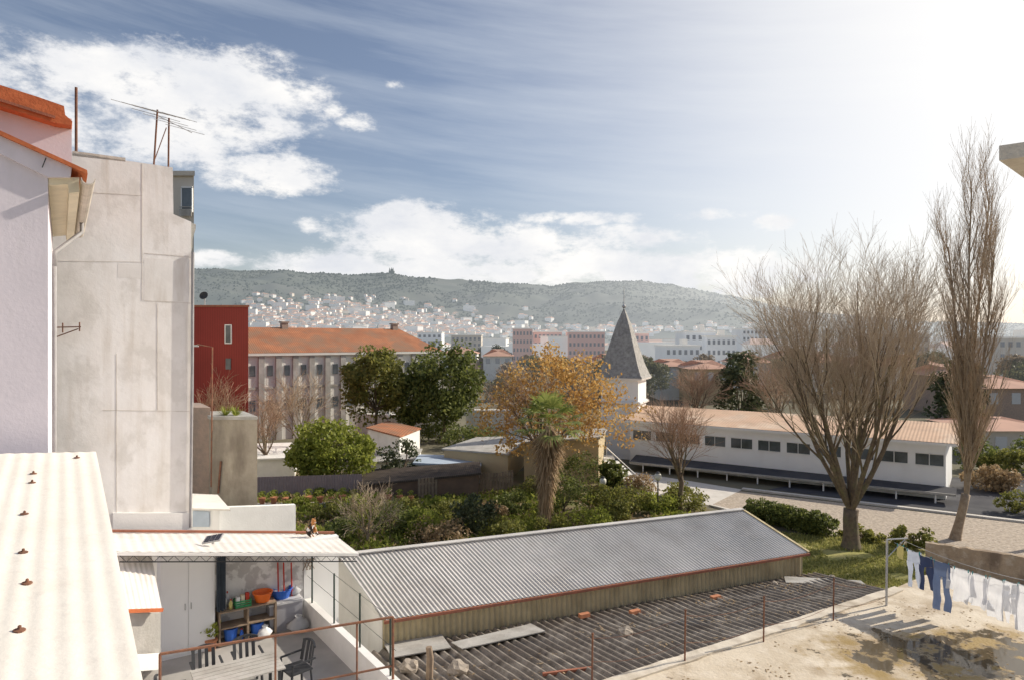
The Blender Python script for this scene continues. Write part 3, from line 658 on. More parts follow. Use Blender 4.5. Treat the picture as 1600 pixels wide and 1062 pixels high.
for i,(px,l) in enumerate(((434,'red handled broom leaning on the peeling wall, leftmost of three'),(443,'red handled broom leaning on the peeling wall, middle of three'),(455,'red handled mop leaning on the peeling wall, rightmost of three'))):
    a=b_(px+2,948,-.25);b=b_(px,878,-.06)
    o=thing('broom',l,'broom',zz(a,PZ),'brooms on the patio wall');bt=zz(a,PZ+.14)
    mb=MB();mb.tube([bt,b],.018,6);mb.build('handle',K['redstick'],o)
    mb=MB();mb.prism([bt-U*.13+V*.02,bt+U*.13+V*.02,bt+U*.11+V*.06+Z*.05,bt-U*.11+V*.06+Z*.05],-V*.06);mb.prism([bt-U*.14+V*.02-Z*.13,bt+U*.14+V*.02-Z*.13,bt+U*.12+V*.02,bt-U*.12+V*.02],-V*.05);mb.build('brush_head',K['dark'],o)
sh=G(342,1012,PZ)
t=thing('wooden_shelf','low wooden shelf unit open at front against the patio wall','shelf',sh+U*.6+V*.2)
for z in(.02,.38,.74):
    mb=MB();mb.prism([sh+Z*z,sh+U*1.25+Z*z,sh+U*1.25+V*.4+Z*z,sh+V*.4+Z*z],Z*.03);mb.build('board',K['wood'],t)
for x in(0,.6,1.21):
    mb=MB();p=sh+U*x;mb.prism([p+Z*.053,p+U*.04+Z*.053,p+U*.04+V*.39+Z*.053,p+V*.39+Z*.053],Z*.32);mb.prism([p+Z*.413,p+U*.04+Z*.413,p+U*.04+V*.39+Z*.413,p+V*.39+Z*.413],Z*.32);mb.build('upright',K['wood'],t)
def tub(name,label,cat,c,rt,rb,h,m,n=18,mm=None,rim=.012):
    t=thing(name,label,cat,c)
    mb=MB();mb.lathe(c,[(rb,0),(rt,h),(rt+rim,h),(rt+rim,h+.015),(rt-.01,h+.015),(rb-.01,.02)],n);mb.build('body',K[m],t,smooth=False)
    mb=MB();mb.tube([c+Vector((math.cos(a)*(rt+.015),0,h+.02-math.sin(a)*.05)) for a in[math.pi*k/8 for k in range(9)]],.006,5);mb.build('handle',K[mm or m],t);return t
tub('blue_bucket','blue bucket on the lower shelf, left one','bucket',sh+U*.28+V*.18+Z*.06,.15,.12,.26,'bluebin')
tub('blue_bucket','blue bucket on the lower shelf, right one','bucket',sh+U*.85+V*.18+Z*.06,.15,.12,.26,'bluebin')
tub('orange_bowl','bright orange plastic basin on top of the wooden shelf','basin',sh+U*.98+V*.2+Z*.78,.22,.15,.2,'orangebowl')
def bottle(label,c,m,h=.26,r=.04):
    t=thing('cleaning_bottle',label,'bottle',c)
    mb=MB();mb.lathe(c,[(r,0),(r*1.02,h*.6),(r*.4,h*.8),(r*.35,h*.88)],12);mb.build('body',K[m],t,smooth=True)
    mb=MB();mb.lathe(c+Z*h*.885,[(r*.42,0),(r*.42,h*.12)],10);mb.build('cap',K['redstick'],t)
bottle('green bottle on the wooden shelf top at left',sh+U*.06+V*.2+Z*.772,'green')
bottle('white bottle on the shelf top beside the green bottle',sh+U*.17+V*.25+Z*.772,'whiteclean',.3)
bottle('yellow bottle on the shelf top between white bottle and the green crate',sh+U*.27+V*.12+Z*.772,'yellow',.22)
bottle('pale grey bottle at the back of the wooden shelf top',sh+U*.24+V*.35+Z*.772,'lidgrey',.33)
bottle('blue bottle on the lower shelf between the two buckets',sh+U*.5+V*.1+Z*.052,'bluebin',.24)
cr=sh+U*.36+V*.05+Z*.772
t=thing('green_crate','small green slatted crate on the shelf next to the orange basin','crate',cr+U*.17+V*.13)
mb=MB();mb.prism([cr,cr+U*.34,cr+U*.34+V*.26,cr+V*.26],Z*.02)
for k in range(3):
    z=Z*(.04+.05*k);mb.beam(cr+z,cr+U*.34+z,.012,.03);mb.beam(cr+V*.26+z,cr+U*.34+V*.26+z,.012,.03);mb.beam(cr+z,cr+V*.26+z,.012,.03);mb.beam(cr+U*.34+z,cr+U*.34+V*.26+z,.012,.03)
mb.build('body',K['green'],t)
for k in range(3):
    a=cr+U*(.03+.1*k)+V*.06+Z*.022;mb=MB();mb.prism([a,a+U*.08,a+U*.08+V*.1,a+V*.1],Z*(.2+.03*k));o=mb.build('carton',K[('whiteclean','cream','redstick')[k]]);tag(o,('white carton standing in the green crate','cream carton standing in the middle of the green crate','red carton standing at the right in the green crate')[k],'carton')
pp=sh+U*-.16+V*.0
t=thing('potted_plant','small leafy plant in a terracotta pot beside the wooden shelf','potted plant',pp)
mb=MB();mb.lathe(pp,[(.08,0),(.12,.2),(.135,.2),(.135,.24),(.11,.24)],14);mb.build('pot',K['terra'],t)
rg=random.Random(13);mb=MB()
for _ in range(90):
    c=pp+Vector((rg.gauss(0,.09),rg.gauss(0,.09),.3+rg.random()*.3));d=Vector((rg.gauss(0,1),rg.gauss(0,1),rg.gauss(0,1))).normalized()*.05;e=d.orthogonal().normalized()*.03;mb.quad(c-d,c+e,c+d,c-e)
mb.build('foliage',K['leafgreen'],t)
gb=G(420,990,PZ)
t=thing('storage_box','grey plastic storage chest with lid right of the wooden shelf','storage box',gb+U*.4+V*.25)
mb=MB();mb.prism([gb+U*.02,gb+U*.78,gb+U*.78+V*.5,gb+U*.02+V*.5],Z*.62);mb.build('body',K['greyplastic'],t)
mb=MB();a=gb-V*.03+Z*.623;mb.prism([a,a+U*.8,a+U*.8+V*.56,a+V*.56],Z*.05);a=a+Z*.052+U*.05+V*.04;mb.prism([a,a+U*.7,a+U*.7+V*.46,a+V*.46],Z*.03);mb.build('lid',K['lidgrey'],t)
tub('blue_basin','blue plastic laundry basin on top of the grey storage chest','basin',gb+U*.35+V*.25+Z*.71,.25,.18,.2,'bluebin')
def sack(name,label,c,s,m,seed):
    mb=MB();prof=[(.10,0),(.21,.06),(.24,.16),(.17,.27),(.06,.33),(.09,.39)];n=16;vs=[]
    for j,(r,z) in enumerate(prof):
        for k in range(n):
            a=2*math.pi*k/n;rr=s*r*(1+.5*mn.noise(Vector((math.cos(a)*1.5,math.sin(a)*1.5,j*.8+seed))));vs.append((c.x+rr*math.cos(a),c.y+rr*math.sin(a),c.z+z*s))
    mb.add(vs,[(j*n+k,j*n+(k+1)%n,(j+1)*n+(k+1)%n,(j+1)*n+k) for j in range(5) for k in range(n)]+[tuple(range(n))]);o=mb.build(name,K[m],smooth=True);tag(o,label,'bag')
sack('plastic_bag','crumpled translucent plastic bag on the patio floor before the chest',gb+U*.62-V*.2,.95,'bag',1)
sack('plastic_bag','white plastic bag slumped on the floor between shelf and chest',gb-U*.12-V*.12,.7,'whiteclean',5)
sack('plastic_bag','small pale bag sitting on the lid of the grey chest',gb+U*.68+V*.25+Z*.71,.5,'bag',9)
tc_=G(372,1045,PZ+.74);tc_=Vector((tc_.x,tc_.y,PZ))
t=thing('patio_table','rectangular grey slatted garden table on the patio','table',tc_)
for k in range(6):
    a=tc_-U*.75+V*(-.42+.142*k)+Z*.72;mb=MB();mb.prism([a,a+U*1.5,a+U*1.5+V*.13,a+V*.13],Z*.025);mb.build('table_slat',K['gray'],t)
for sx_ in(-.66,.66):
    for sy in(-.34,.34):
        a=tc_+U*sx_+V*sy;mb=MB();mb.beam(a,a+Z*.715,.05,.05,up=V);mb.build('leg',K['dark'],t)
    mb=MB();a=tc_+U*sx_;mb.beam(a-V*.33+Z*.66,a+V*.33+Z*.66,.03,.05);mb.build('rail',K['dark'],t)
def chair(label,c,ang):
    t=thing('garden_chair',label,'chair',c,'dark garden chairs round the patio table')
    fx=Vector((math.cos(ang),math.sin(ang),0));fy=Vector((-fx.y,fx.x,0))
    mb=MB();a=c+Z*.42;mb.prism([a-fx*.22-fy*.23,a+fx*.24-fy*.25,a+fx*.24+fy*.25,a-fx*.22+fy*.23],Z*.03);mb.build('seat',K['dark'],t)
    mb=MB();n=8;pts=[]
    for k in range(n+1):
        u=-1+2*k/n;pts.append((fy*(.24*u)-fx*(.25-.05*u*u), .88-.05*u*u))
    for k in range(n):
        if k%2: continue
        p,q=pts[k],pts[k+1]
        mb.prism([c+p[0]-fx*.0+Z*.47,c+q[0]+Z*.47,c+q[0]-fx*.07+Z*q[1],c+p[0]-fx*.07+Z*p[1]],fx*.02)
    for k in range(n):
        p,q=pts[k],pts[k+1]
        mb.beam(c+p[0]-fx*.06+Z*(p[1]+.01),c+q[0]-fx*.06+Z*(q[1]+.01),.03,.04)
    mb.build('backrest',K['dark'],t)
    for s in(-1,1):
        for e in(-1,1):
            mb=MB();mb.beam(c+fx*(.22*e)+fy*(.22*s),c+fx*(.19*e)+fy*(.2*s)+Z*.42,.035);mb.build('leg',K['dark'],t)
        mb=MB();mb.beam(c-fx*.26+fy*(.26*s)+Z*.64,c+fx*.2+fy*(.26*s)+Z*.62,.04,.025);mb.beam(c+fx*.2+fy*(.26*s)+Z*.62,c+fx*.2+fy*(.24*s)+Z*.44,.03);mb.build('armrest',K['dark'],t)
va=math.atan2(-V.y,-V.x)
chair('dark garden chair at the back left of the patio table',tc_-U*.4+V*.75,va)
chair('dark garden chair at the back right of the patio table',tc_+U*.35+V*.78,va)
chair('dark garden chair at the right end of the patio table',tc_+U*1.1+V*.1,va+R(-80))
chair('dark garden chair at the left end of the patio table',tc_-U*1.05+V*.1,va+R(85))
pa=G(475,935,4.25);pb=zz(c0,4.25)
t=thing('patio_parapet','low white parapet wall along the right side of the patio','wall',zz((pa+pb)/2,0))
dv=(pb-pa)
mb=MB();mb.prism([zz(pa-U*.0,0),zz(pb+dv*.3,0),pb+dv*.3,pa],U*.16);mb.build('wall',K['whitewall'],t)
t=thing('patio_railing','dark green posts and wires railing on the white patio parapet','railing',pa)
for k in range(4):
    p=pa+dv*(k/3.4+.07)+U*.08;mb=MB();mb.tube([p,p+Z*1.1],.02,6);mb.build('post',K['darkgreen'],t)
for z in(.55,1.08):
    mb=MB();mb.tube([pa+U*.08+Z*z,pb+U*.08+Z*z],.006,4);mb.build('rail',K['darkgreen'],t)
t=thing('front_railing','rusty brown iron railing crossing in front of the patio table','railing',zz(pb,4.1))
ra=P(614,963,12.6);rb=P(250,1021,10.5)
mb=MB();mb.beam(ra,rb,.045,.03);mb.build('handrail',K['rust'],t)
mb=MB();mb.beam(ra-Z*.9,rb-Z*.9,.03,.03);mb.build('lower_rail',K['rust'],t)
for k in(0,.18,.55,1):
    p=ra.lerp(rb,k);mb=MB();mb.tube([p-Z*1.35,p],.018 if k not in(0,1) else .024,6);mb.build('post',K['rust'],t)

# cat
q=P(487,836,17.0)
t=thing('calico_cat','calico cat sitting upright on the red edge of the patio roof','cat',q)
me=bpy.data.meshes.new('cat_body')
sk=[((0,.02,.09),.10),((0,.02,.17),.085),((0,-.03,.24),.065),((0,-.06,.30),.042),((0,-.08,.345),.056),((0,-.125,.335),.03),
 ((.045,-.05,.2),.03),((.045,-.09,.1),.02),((.045,-.1,.02),.018),((.045,-.125,.012),.016),
 ((-.045,-.05,.2),.03),((-.045,-.09,.1),.02),((-.045,-.1,.02),.018),((-.045,-.125,.012),.016),
 ((.085,.0,.07),.055),((.1,-.06,.03),.022),((.095,-.1,.015),.018),
 ((-.085,.0,.07),.055),((-.1,-.06,.03),.022),((-.095,-.1,.015),.018),
 ((.03,.1,.04),.028),((.12,.14,.022),.020),((.2,.08,.018),.016),
 ((.034,-.07,.392),.016),((.040,-.07,.420),.004),((-.034,-.07,.392),.016),((-.040,-.07,.420),.004)]
ed=[(0,1),(1,2),(2,3),(3,4),(4,5),(2,6),(6,7),(7,8),(8,9),(2,10),(10,11),(11,12),(12,13),(0,14),(14,15),(15,16),(0,17),(17,18),(18,19),(0,20),(20,21),(21,22),(4,23),(23,24),(4,25),(25,26)]
me.from_pydata([a for a,b in sk],ed,[])
K['fur']=mat('calico_fur',(.75,.72,.68),None,1,.95,stain=((.45,.20,.07),9,(1,1,1),1,.47,.50),stain2=((.03,.025,.02),8,(1,1,1),1,.49,.52))
me.materials.append(K['fur']);cb_=bpy.data.objects.new('body',me);C.objects.link(cb_);cb_.parent=t;wloc[cb_]=Vector(q)
cb_.rotation_euler=(0,0,R(55));cb_.scale=(1.15,1.15,1.1)
sm=cb_.modifiers.new('Skin','SKIN')
for i,(a,b) in enumerate(sk): me.skin_vertices[0].data[i].radius=(b,b)
me.skin_vertices[0].data[0].use_root=True
ss=cb_.modifiers.new('Sub','SUBSURF');ss.levels=2;ss.render_levels=2
q=P(333,848,14.6)
t=thing('solar_panel_lamp','small solar panel lamp lying on the patio roof','solar lamp',q)
M_=Matrix.Rotation(R(22),3,'X')@Matrix.Rotation(R(-12),3,'Y')
mb=MB();mb.box(q+Z*.1,(.40,.24,.03),M=M_);mb.build('casing',K['metal'],t)
for i in range(3):
    mb=MB();mb.box(q+Z*.12+M_@Vector((-.12+.12*i,0,0)),(.10,.2,.008),M=M_);mb.build('solar_cell',K['solar'],t)
mb=MB();mb.beam(q-Z*.01,q+Z*.1,.04);mb.build('stand',K['metal'],t)

# ------------------------------------------------------------ long shed
EL_=P(600,967,16.6);ER=P(1264,862,21.9);RL=P(528,869,18.7);RR=P(1160,795,23.8)
EL_.z=ER.z=3.7;RL.z=RR.z=4.6
du=(ER-EL_).normalized();pv=Vector((-du.y,du.x,0))
t=thing('long_shed','long shed with a grey corrugated gable roof and rusty red gutter','shed',zz((EL_+ER)/2,0))
mb=MB();mb.corr(EL_,ER,RR,RL,120,.016,1,6);L2=EL_+pv*5.0-du*.9;R2=ER+pv*5.0-du*.9
mb.corr(RL,RR,R2,L2,120,.016,1,6);mb.build('roof',K['roofsheet'],t,smooth=True)
mb=MB();mb.beam(RL+Z*.03,RR+Z*.03,.22,.03);mb.build('ridge_cap',K['roofsheet'],t)
mb=MB();mb.beam(EL_-pv*.02-Z*.05,ER-pv*.02-Z*.05,.07,.07);mb.build('gutter',K['rustred'],t)
mb=MB();a=EL_+pv*.15;b=ER+pv*.15-du*.12;mb.corr(zz(a,2.2),zz(b,2.2),zz(b,3.66),zz(a,3.66),90,.02,1,6);mb.build('front_wall',K['wallsheet'],t,smooth=True)
mb=MB();mb.prism([zz(b,0),zz(b,3.62),RR-Z*.06-du*.1,zz(R2,3.55),zz(R2,0)],-du*.1);mb.build('end_wall',K['wallsheet'],t)
mb=MB();mb.prism([zz(EL_+pv*.2,2),zz(EL_+pv*.2,3.6),RL-Z*.06+du*.2,zz(L2+du*.3,3.5),zz(L2+du*.3,0)],du*.05);mb.build('end_wall',K['whitewall'],t)
mb=MB();mb.beam(RR+Z*.02,ER+Z*.02,.1,.03);mb.build('verge_flashing',K['wallsheet'],t)
E0=G(950,1062,4.0);E1=G(1398,918,4.0)
td=(E1-E0).normalized()
n0=zz(EL_+pv*.12-du*3.0,2.95);n1=zz(ER+pv*.12+du*.5,2.95)
m0=zz(E0-td*5.5,3.92);m1=zz(E1,3.92)
t=thing('low_corrugated_roof','dark weathered corrugated roof with gaps and debris below the long shed','roof',zz((n0+m1)/2,0))
mb=MB();mb.corr(n0,n1,m1,m0,76,.042,6,6,jit=.05);mb.build('roof_sheet',K['darksheet'],t,smooth=True)
mb=MB();mb.prism([n0-Z*.12,m0-Z*.12,m1-Z*.12,n1-Z*.12],-Z*.1);mb.build('roof_deck',K['dark'],t)
def onlow(px,py,up=0.0):
    nr_=(n1-n0).cross(m0-n0).normalized();o=Vector((0,0,H));d=Vector(((px-CX)/F,1,(HY-py)/F));k=(n0-o).dot(nr_)/d.dot(nr_);return o+d*k+Z*up
for i,(pp,l) in enumerate((([(600,1012),(690,997),(705,1018),(612,1034)],'pale loose roofing sheet lying near the railing corner'),([(705,1010),(830,980),(852,992),(722,1020)],'long pale plank sheet lying on the dark roof'),([(1225,905),(1345,912),(1352,918),(1228,915)],'thin pale board lying on the far right of the dark roof'))):
    mb=MB();mb.prism([onlow(a,b,.09+.0*i) for a,b in pp],Z*.025);o=mb.build('loose_sheet',K['gray']);tag(o,l,'roofing sheet')
def rock(c,s,seed,sq=(1,1,.7)):
    mb=MB();n=10;m_=6;vs=[]
    for j in range(m_+1):
        th=math.pi*j/m_
        for k in range(n):
            a=2*math.pi*k/n;d=Vector((math.sin(th)*math.cos(a),math.sin(th)*math.sin(a),math.cos(th)));r=s*(1+.45*mn.noise(d*1.6+Vector((seed,0,0))))
            vs.append((c.x+d.x*r*sq[0],c.y+d.y*r*sq[1],c.z+d.z*r*sq[2]+s*sq[2]*.8))
    mb.add(vs,[(j*n+k,j*n+(k+1)%n,(j+1)*n+(k+1)%n,(j+1)*n+k) for j in range(m_) for k in range(n)]);return mb
for i,(px,py,s,l) in enumerate(((978,998,.2,'large brown stone resting in the middle of the dark roof'),(715,1055,.22,'round stone by the wooden stump on the dark roof'),(640,1050,.2,'stone near the rusty railing on the dark roof'),(1210,915,.1,'small stone near the gutter on the dark roof'),(1300,905,.1,'small stone at the far end of the dark roof'))):
    o=rock(onlow(px,py,.02),s,i+3).build('stone',K['stone']);tag(o,l,'stone')
for px,py,l in((913,966,'orange brick lying close under the shed wall'),(992,961,'orange brick lying to the right of the first brick'),(1118,938,'orange brick lying on the dark roof toward the right')):
    mb=MB();mb.box(onlow(px,py,.1),(.3,.14,.1),.5);o=mb.build('brick',K['terra']);tag(o,l,'brick')
p=onlow(670,1064,0);mb=MB();mb.tube([p-Z*.2,p+Vector((.03,0,.5)),p+Vector((.0,0,.72))],[.08,.075,.065],8);o=mb.build('wooden_post',K['wood']);tag(o,'short weathered wooden post at the bottom of the dark roof','post')
mb=MB();mb.beam(onlow(848,1062,.12),onlow(925,1052,.12),.06,.06);o=mb.build('iron_bar',K['rustred']);tag(o,'rusty red iron bar lying at the terrace corner','iron bar')
r=np.random.RandomState(4);mb=MB()
for i in range(1800):
    a_,b2_=r.rand()**1.0,r.rand();p=n0.lerp(n1,a_).lerp(m0.lerp(m1,a_),b2_)
    if mn.noise(Vector((p.x*.8,p.y*.8,3)))<.1: continue
    s=.015+.035*r.rand();an=r.rand()*6.28;d=Vector((math.cos(an),math.sin(an),.2))*s;e=Vector((-math.sin(an),math.cos(an),.1))*s*.6
    p=p+Z*.05;mb.quad(p-d,p-e,p+d,p+e)
o=mb.build('leaf_litter',K['leafbrown'],origin=(0,0,0));tag(o,'brown leaf litter and grit strewn over the dark corrugated roof','leaf litter');o['kind']='stuff'
# terrace
C1=G(1385,945,4.0);C2=G(1452,895,4.0);C3=G(1605,935,4.0)
poly=[Vector((-1.5,6,4)),E0-td*5.6,E0,E1,C2,C3,Vector((24,C3.y-1.5,4)),Vector((24,6,4))]
mb=MB();mb.prism([zz(p,4.0) for p in poly],-Z*4.0);struct(mb.build('terrace',K['terrace'],origin=(0,0,0)))
mb=MB();pn=Vector((-td.y,td.x,0));a=E0-td*5.4;Lk=(E1-a).length;nk=60;top=[]
for k in range(nk+1):
    s=Lk*k/nk;p=zz(a+td*s,4.004);w_in=.26+.10*mn.noise(Vector((s*1.3,0,5)));w_out=.03*mn.noise(Vector((s*3,2,5)))
    hz_=.045+.02*mn.noise(Vector((s*2,7,1)));top.append((p+pn*w_out,p-pn*w_in,hz_))
vs=[];fs=[]
for (o_,i_,h_) in top: vs+= [o_,o_+Z*h_,i_+Z*h_*.8,i_]
for k in range(nk):
    b0=4*k
    for j in range(3): fs.append((b0+j,b0+j+1,b0+j+5,b0+j+4))
mb.add(vs,fs)
K['kerbt']=mat('terrace_kerb',(.72,.65,.54),(.54,.47,.38),2,.9,.3,12,stain=((.33,.27,.19),1.5,(1,1,1),.6))
struct(mb.build('terrace_kerb',K['kerbt']))
r=np.random.RandomState(14);mb=MB()
for i in range(1500):
    x=3+9*r.rand();y=12.2+5*r.rand();p=Vector((x,y,4.006))
    if (p-E0).dot(pn)>-.3: continue
    if mn.noise(Vector((x*.9,y*.9,8)))<.05: continue
    s=.012+.03*r.rand();an=r.rand()*6.28;d=Vector((math.cos(an),math.sin(an),.15))*s;e=Vector((-math.sin(an),math.cos(an),.3))*s*.6;mb.quad(p-d,p-e,p+d,p+e)
o=mb.build('terrace_grit',K['leafbrown'],origin=(0,0,0));tag(o,'scattered dry leaves and grit on the sunny terrace concrete','leaf litter');o['kind']='stuff'
posts=[(925,990,1056),(1070,953,1030),(1193,932,998),(1302,904,965)]
lp=[]
for i,(px,yt,yb) in enumerate(posts):
    b=G(px,yb,4.05);t_=P(px+1,yt,b.y)
    mb=MB();mb.tube([b-Z*.1,t_],.018,6);mb.lathe(t_,[(.025,0),(.025,.02),(.01,.03)],8);o=mb.build('fence_post',K['rust']);tag(o,'thin rusty fence post on the terrace kerb, %s from the left'%('first','second','third','fourth')[i],'post','rusty posts on the terrace kerb');lp.append((b,t_))
lp.append((C1,P(1385,905,C1.y)))
mb=MB()
for f in(.35,.9):
    pts=[]
    for i in range(len(lp)-1):
        a=lp[i][0].lerp(lp[i][1],f);b=lp[i+1][0].lerp(lp[i+1][1],f)
        for k in range(6):
            s=k/6;pts.append(a.lerp(b,s)-Z*(.12*4*s*(1-s)))
    pts.append(b);mb.tube(pts,.005,4)
o=mb.build('fence_wire',K['rust']);tag(o,'thin sagging wires strung between the rusty posts','wire')
b=P(1446,847,19.9);c=P(1740,890,16.6)
t=thing('rendered_terrace_wall','brown stained rendered wall at the back right of the terrace','wall',zz((b+c)/2,3.5))
NW=24;topl=[b.lerp(c,k/NW)+Z*(.05*mn.noise(Vector((k*.9,3,1)))) for k in range(NW+1)]
mb=MB();mb.prism([zz(b,2)]+topl+[zz(c,2)],Vector((.1,.16,0)));mb.build('wall',K['brownwall'],t)
# clothes line
t=thing('clothes_line','bent grey pole and long cords of the washing line on the terrace','clothes line',C1)
top=P(1386,842,C1.y)
mb=MB();mb.tube([C1,top],.028,8);mb.build('pole',K['metal'],t)
mb=MB();mb.tube([top,top+Vector((.55,.1,-.0))],.018,6);mb.tube([top-Z*.45,top+Vector((.5,.1,-.02))],.012,6);mb.build('arm',K['metal'],t)
s0=P(1398,847,17.1);s1=Vector((10.9,13.0,5.66))
def rope(f): return s0.lerp(s1,f)-Z*(.24*4*f*(1-f))*.8
mb=MB();mb.tube([rope(k/16) for k in range(17)],.006,4);mb.build('cord',K['rope'],t)
mb=MB();mb.tube([rope(k/16)+Vector((.28,0.1,.03)) for k in range(17)],.005,4);mb.build('cord',K['rope'],t)
rd=(s1-s0).normalized();rn=Vector((rd.y,-rd.x,0)).normalized()
def frope(px):
    r=(px-CX)/F;lo_,hi_=0,1
    for _ in range(40):
        m_=(lo_+hi_)/2;p=rope(m_)
        if p.x/p.y<r: lo_=m_
        else: hi_=m_
    return lo_
def garment(name,label,cat,px,kind,wd,ln,m,seed,m2=None):
    f=frope(px);c=rope(f);t=thing(name,label,cat,c-Z*ln)
    mb=MB();rgg=random.Random(seed*3+1);ph=rgg.random()*6;sw=rgg.uniform(-.08,.08)
    def sheet(L_,R_,h0,h1,nu=6,nv=10):
        vs=[]
        for j in range(nv+1):
            h=h0+(h1-h0)*j/nv;v_=j/nv
            for i in range(nu+1):
                s=L_(v_)+(R_(v_)-L_(v_))*i/nu
                o_=.03*math.sin(s*20+ph+h*2.5)*(.3+.7*v_)+.05*mn.noise(Vector((s*4,h*4,seed)))+.012*math.sin(s*45+seed)+sw*h
                vs.append(c+rd*(s+.03*mn.noise(Vector((h*3,seed,1))))-Z*(h+.012*math.sin(s*18+seed)+.03*v_*mn.noise(Vector((s*5,seed,0))))+rn*o_)
        mb.add(vs,[(j*(nu+1)+i,j*(nu+1)+i+1,(j+1)*(nu+1)+i+1,(j+1)*(nu+1)+i) for j in range(nv) for i in range(nu)])
    w=wd/2
    if kind=='trousers':
        sheet(lambda v:-w,lambda v:w,0,ln*.3)
        sheet(lambda v:-w,lambda v:-.015-.05*v,ln*.3,ln);sheet(lambda v:.015+.04*v,lambda v:w,ln*.3,ln*.97)
    elif kind=='shirt':
        sheet(lambda v:-w,lambda v:w,0,ln,8,12)
        sheet(lambda v:-w-.10-.05*v,lambda v:-w+.04-.06*v,ln*.06,ln*.72,3);sheet(lambda v:w-.04+.05*v,lambda v:w+.10+.06*v,ln*.08,ln*.74,3)
    elif kind=='tee':
        sheet(lambda v:-w,lambda v:w,0,ln,8,12)
        sheet(lambda v:-w-.16*v-.02,lambda v:-w+.02,ln*.68,ln*.95,3,4);sheet(lambda v:w-.02,lambda v:w+.02+.16*v,ln*.68,ln*.95,3,4)
    else: sheet(lambda v:-w+.02*v,lambda v:w-.01*v,0,ln)
    mb.build('fabric',K[m],t,smooth=True)
    if m2:
        mb=MB();sheet(lambda v:-w-.004,lambda v:w+.004,0,ln*.16);
        mb.v=[tuple(Vector(p)-rn*.012) for p in mb.v];mb.build('waistband',K[m2],t,smooth=True)
    for s in(-w*.8,w*.8):
        p=c+rd*s+Z*.03;mb=MB();mb.beam(p,p-Z*.07,.018,.012);mb.build('peg',K['peg'],t)
gs=[('cloth','small yellow cloth hanging first on the line by the pole','cloth',1407,'cloth',.22,.3,'yellow',None),
('trousers','pale blue trousers hanging on the line next to the yellow cloth','trousers',1427,'trousers',.42,.9,'clothpale',None),
('trousers','short dark navy trousers hanging between pale blue and denim ones','trousers',1446,'trousers',.38,.82,'clothnavy',None),
('jeans','long blue denim jeans with dark waistband on the washing line','jeans',1471,'trousers',.46,1.14,'jean','clothnavy'),
('shirt','white long sleeved shirt hanging right of the denim jeans','shirt',1502,'shirt',.42,.74,'clothwhite',None),
('tee_shirt','white tee shirt hanging in the middle of the white laundry','shirt',1530,'tee',.38,.72,'clothwhite',None),
('shirt','white shirt with sleeves second from the right edge of the line','shirt',1557,'shirt',.36,.84,'clothwhite',None),
('trousers','white trousers hanging near the right picture edge','trousers',1580,'trousers',.34,.9,'clothwhite',None),
('shirt','last white shirt on the line cut by the right picture edge','shirt',1603,'shirt',.36,.94,'clothwhite',None)]
for i,g_ in enumerate(gs): garment(*g_[:8],i,g_[8])
q=P(1562,228,6.0)
t=thing('balcony_slab','corner of a rough concrete balcony slab entering at upper right','balcony',Vector((6,6.6,q.z)))
mb=MB();a=P(1561,228,6.0)
mb.prism([a,a+Vector((.06,-.05,0)),a+Vector((.5,-.42,.0)),a+Vector((3,-.5,.0)),a+Vector((3,1.2,.0)),a+Vector((1.3,1.2,.0))],-Z*.13);mb.build('slab',K['slab'],t)

# ------------------------------------------------------------ spire tower and mid buildings
Y=62;ap=P(975,482,Y);cx=ap.x
t=thing('spire_tower','white tower with a slender grey slate spire and iron finial','tower',(cx,Y,0))
zb=P(975,588,Y).z
mb=MB();prf=[(2.95,0),(2.75,.2),(2.25,1.1),(1.6,2.7),(.85,4.6),(.05,ap.z-zb)]
Mx=Matrix.Rotation(R(22),3,'Z')
mb.lathe((cx,Y,zb),prf,4,Mx);mb.build('spire',K['spire'],t)
mb=MB();mb.tube([(cx,Y,ap.z-.1),(cx,Y,ap.z+2)],[.05,.02],6);mb.lathe((cx,Y,ap.z),[(.05,0),(.2,.12),(.2,.22),(.05,.36)],10);mb.build('finial',K['metal'],t)
mb=MB();mb.lathe((cx,Y,0),[(2.35,0),(2.35,zb-.25),(2.85,zb-.2),(3.0,zb-.02)],4,Mx);mb.build('tower_wall',K['whiteclean'],t)
mb=MB();mb.lathe((cx,Y,zb-2.4),[(2.5,0),(2.7,.1),(2.7,.25),(2.45,.35)],4,Mx);mb.build('cornice',K['whitewall'],t)
a=Vector((10.0,58,0));b=Vector((28.6,45,0));ze=3.6
dl=(b-a).normalized();dn=Vector((-dl.y,dl.x,0))
t=thing('long_white_building','long white building with a row of windows and pale orange roof','building',(a+b)/2)
mb=MB();mb.prism([a,b,zz(b,ze),zz(a,ze)],dn*9);mb.build('wall',K['whiteclean'],t)
o1=zz(a,ze)-dn*.5-dl*.7;o2=zz(b,ze)-dn*.5+dl*.7;o3=o2+dn*10.2;o4=o1+dn*10.2
mb=MB();mb.prism([o1+Z*.0,o2,o2+Z*.16,o1+Z*.16],dn*10.2);mb.build('eave_slab',K['whiteclean'],t)
K['tilewb']=mat('faded_orange_tiles',(.72,.50,.35),(.62,.42,.29),.5,.85,.2,10,stain=((.80,.69,.56),.3,(1,1,1),.7),stain2=((.48,.34,.25),.8,(1,1,1),.5))
mb=MB();r1=(o1+o4)/2+Z*1.0;r2=(o2+o3)/2+Z*1.0
mb.corr(o1+Z*.19,o2+Z*.19,r2,r1,110,.008,1,6);mb.corr(r1,r2,o3+Z*.19,o4+Z*.19,110,.008,1,6);mb.prism([o2+Z*.17,r2-Z*.03,o3+Z*.17],-dl*.1);mb.build('roof',K['tilewb'],t)
nwin=11;LL=(b-a).length
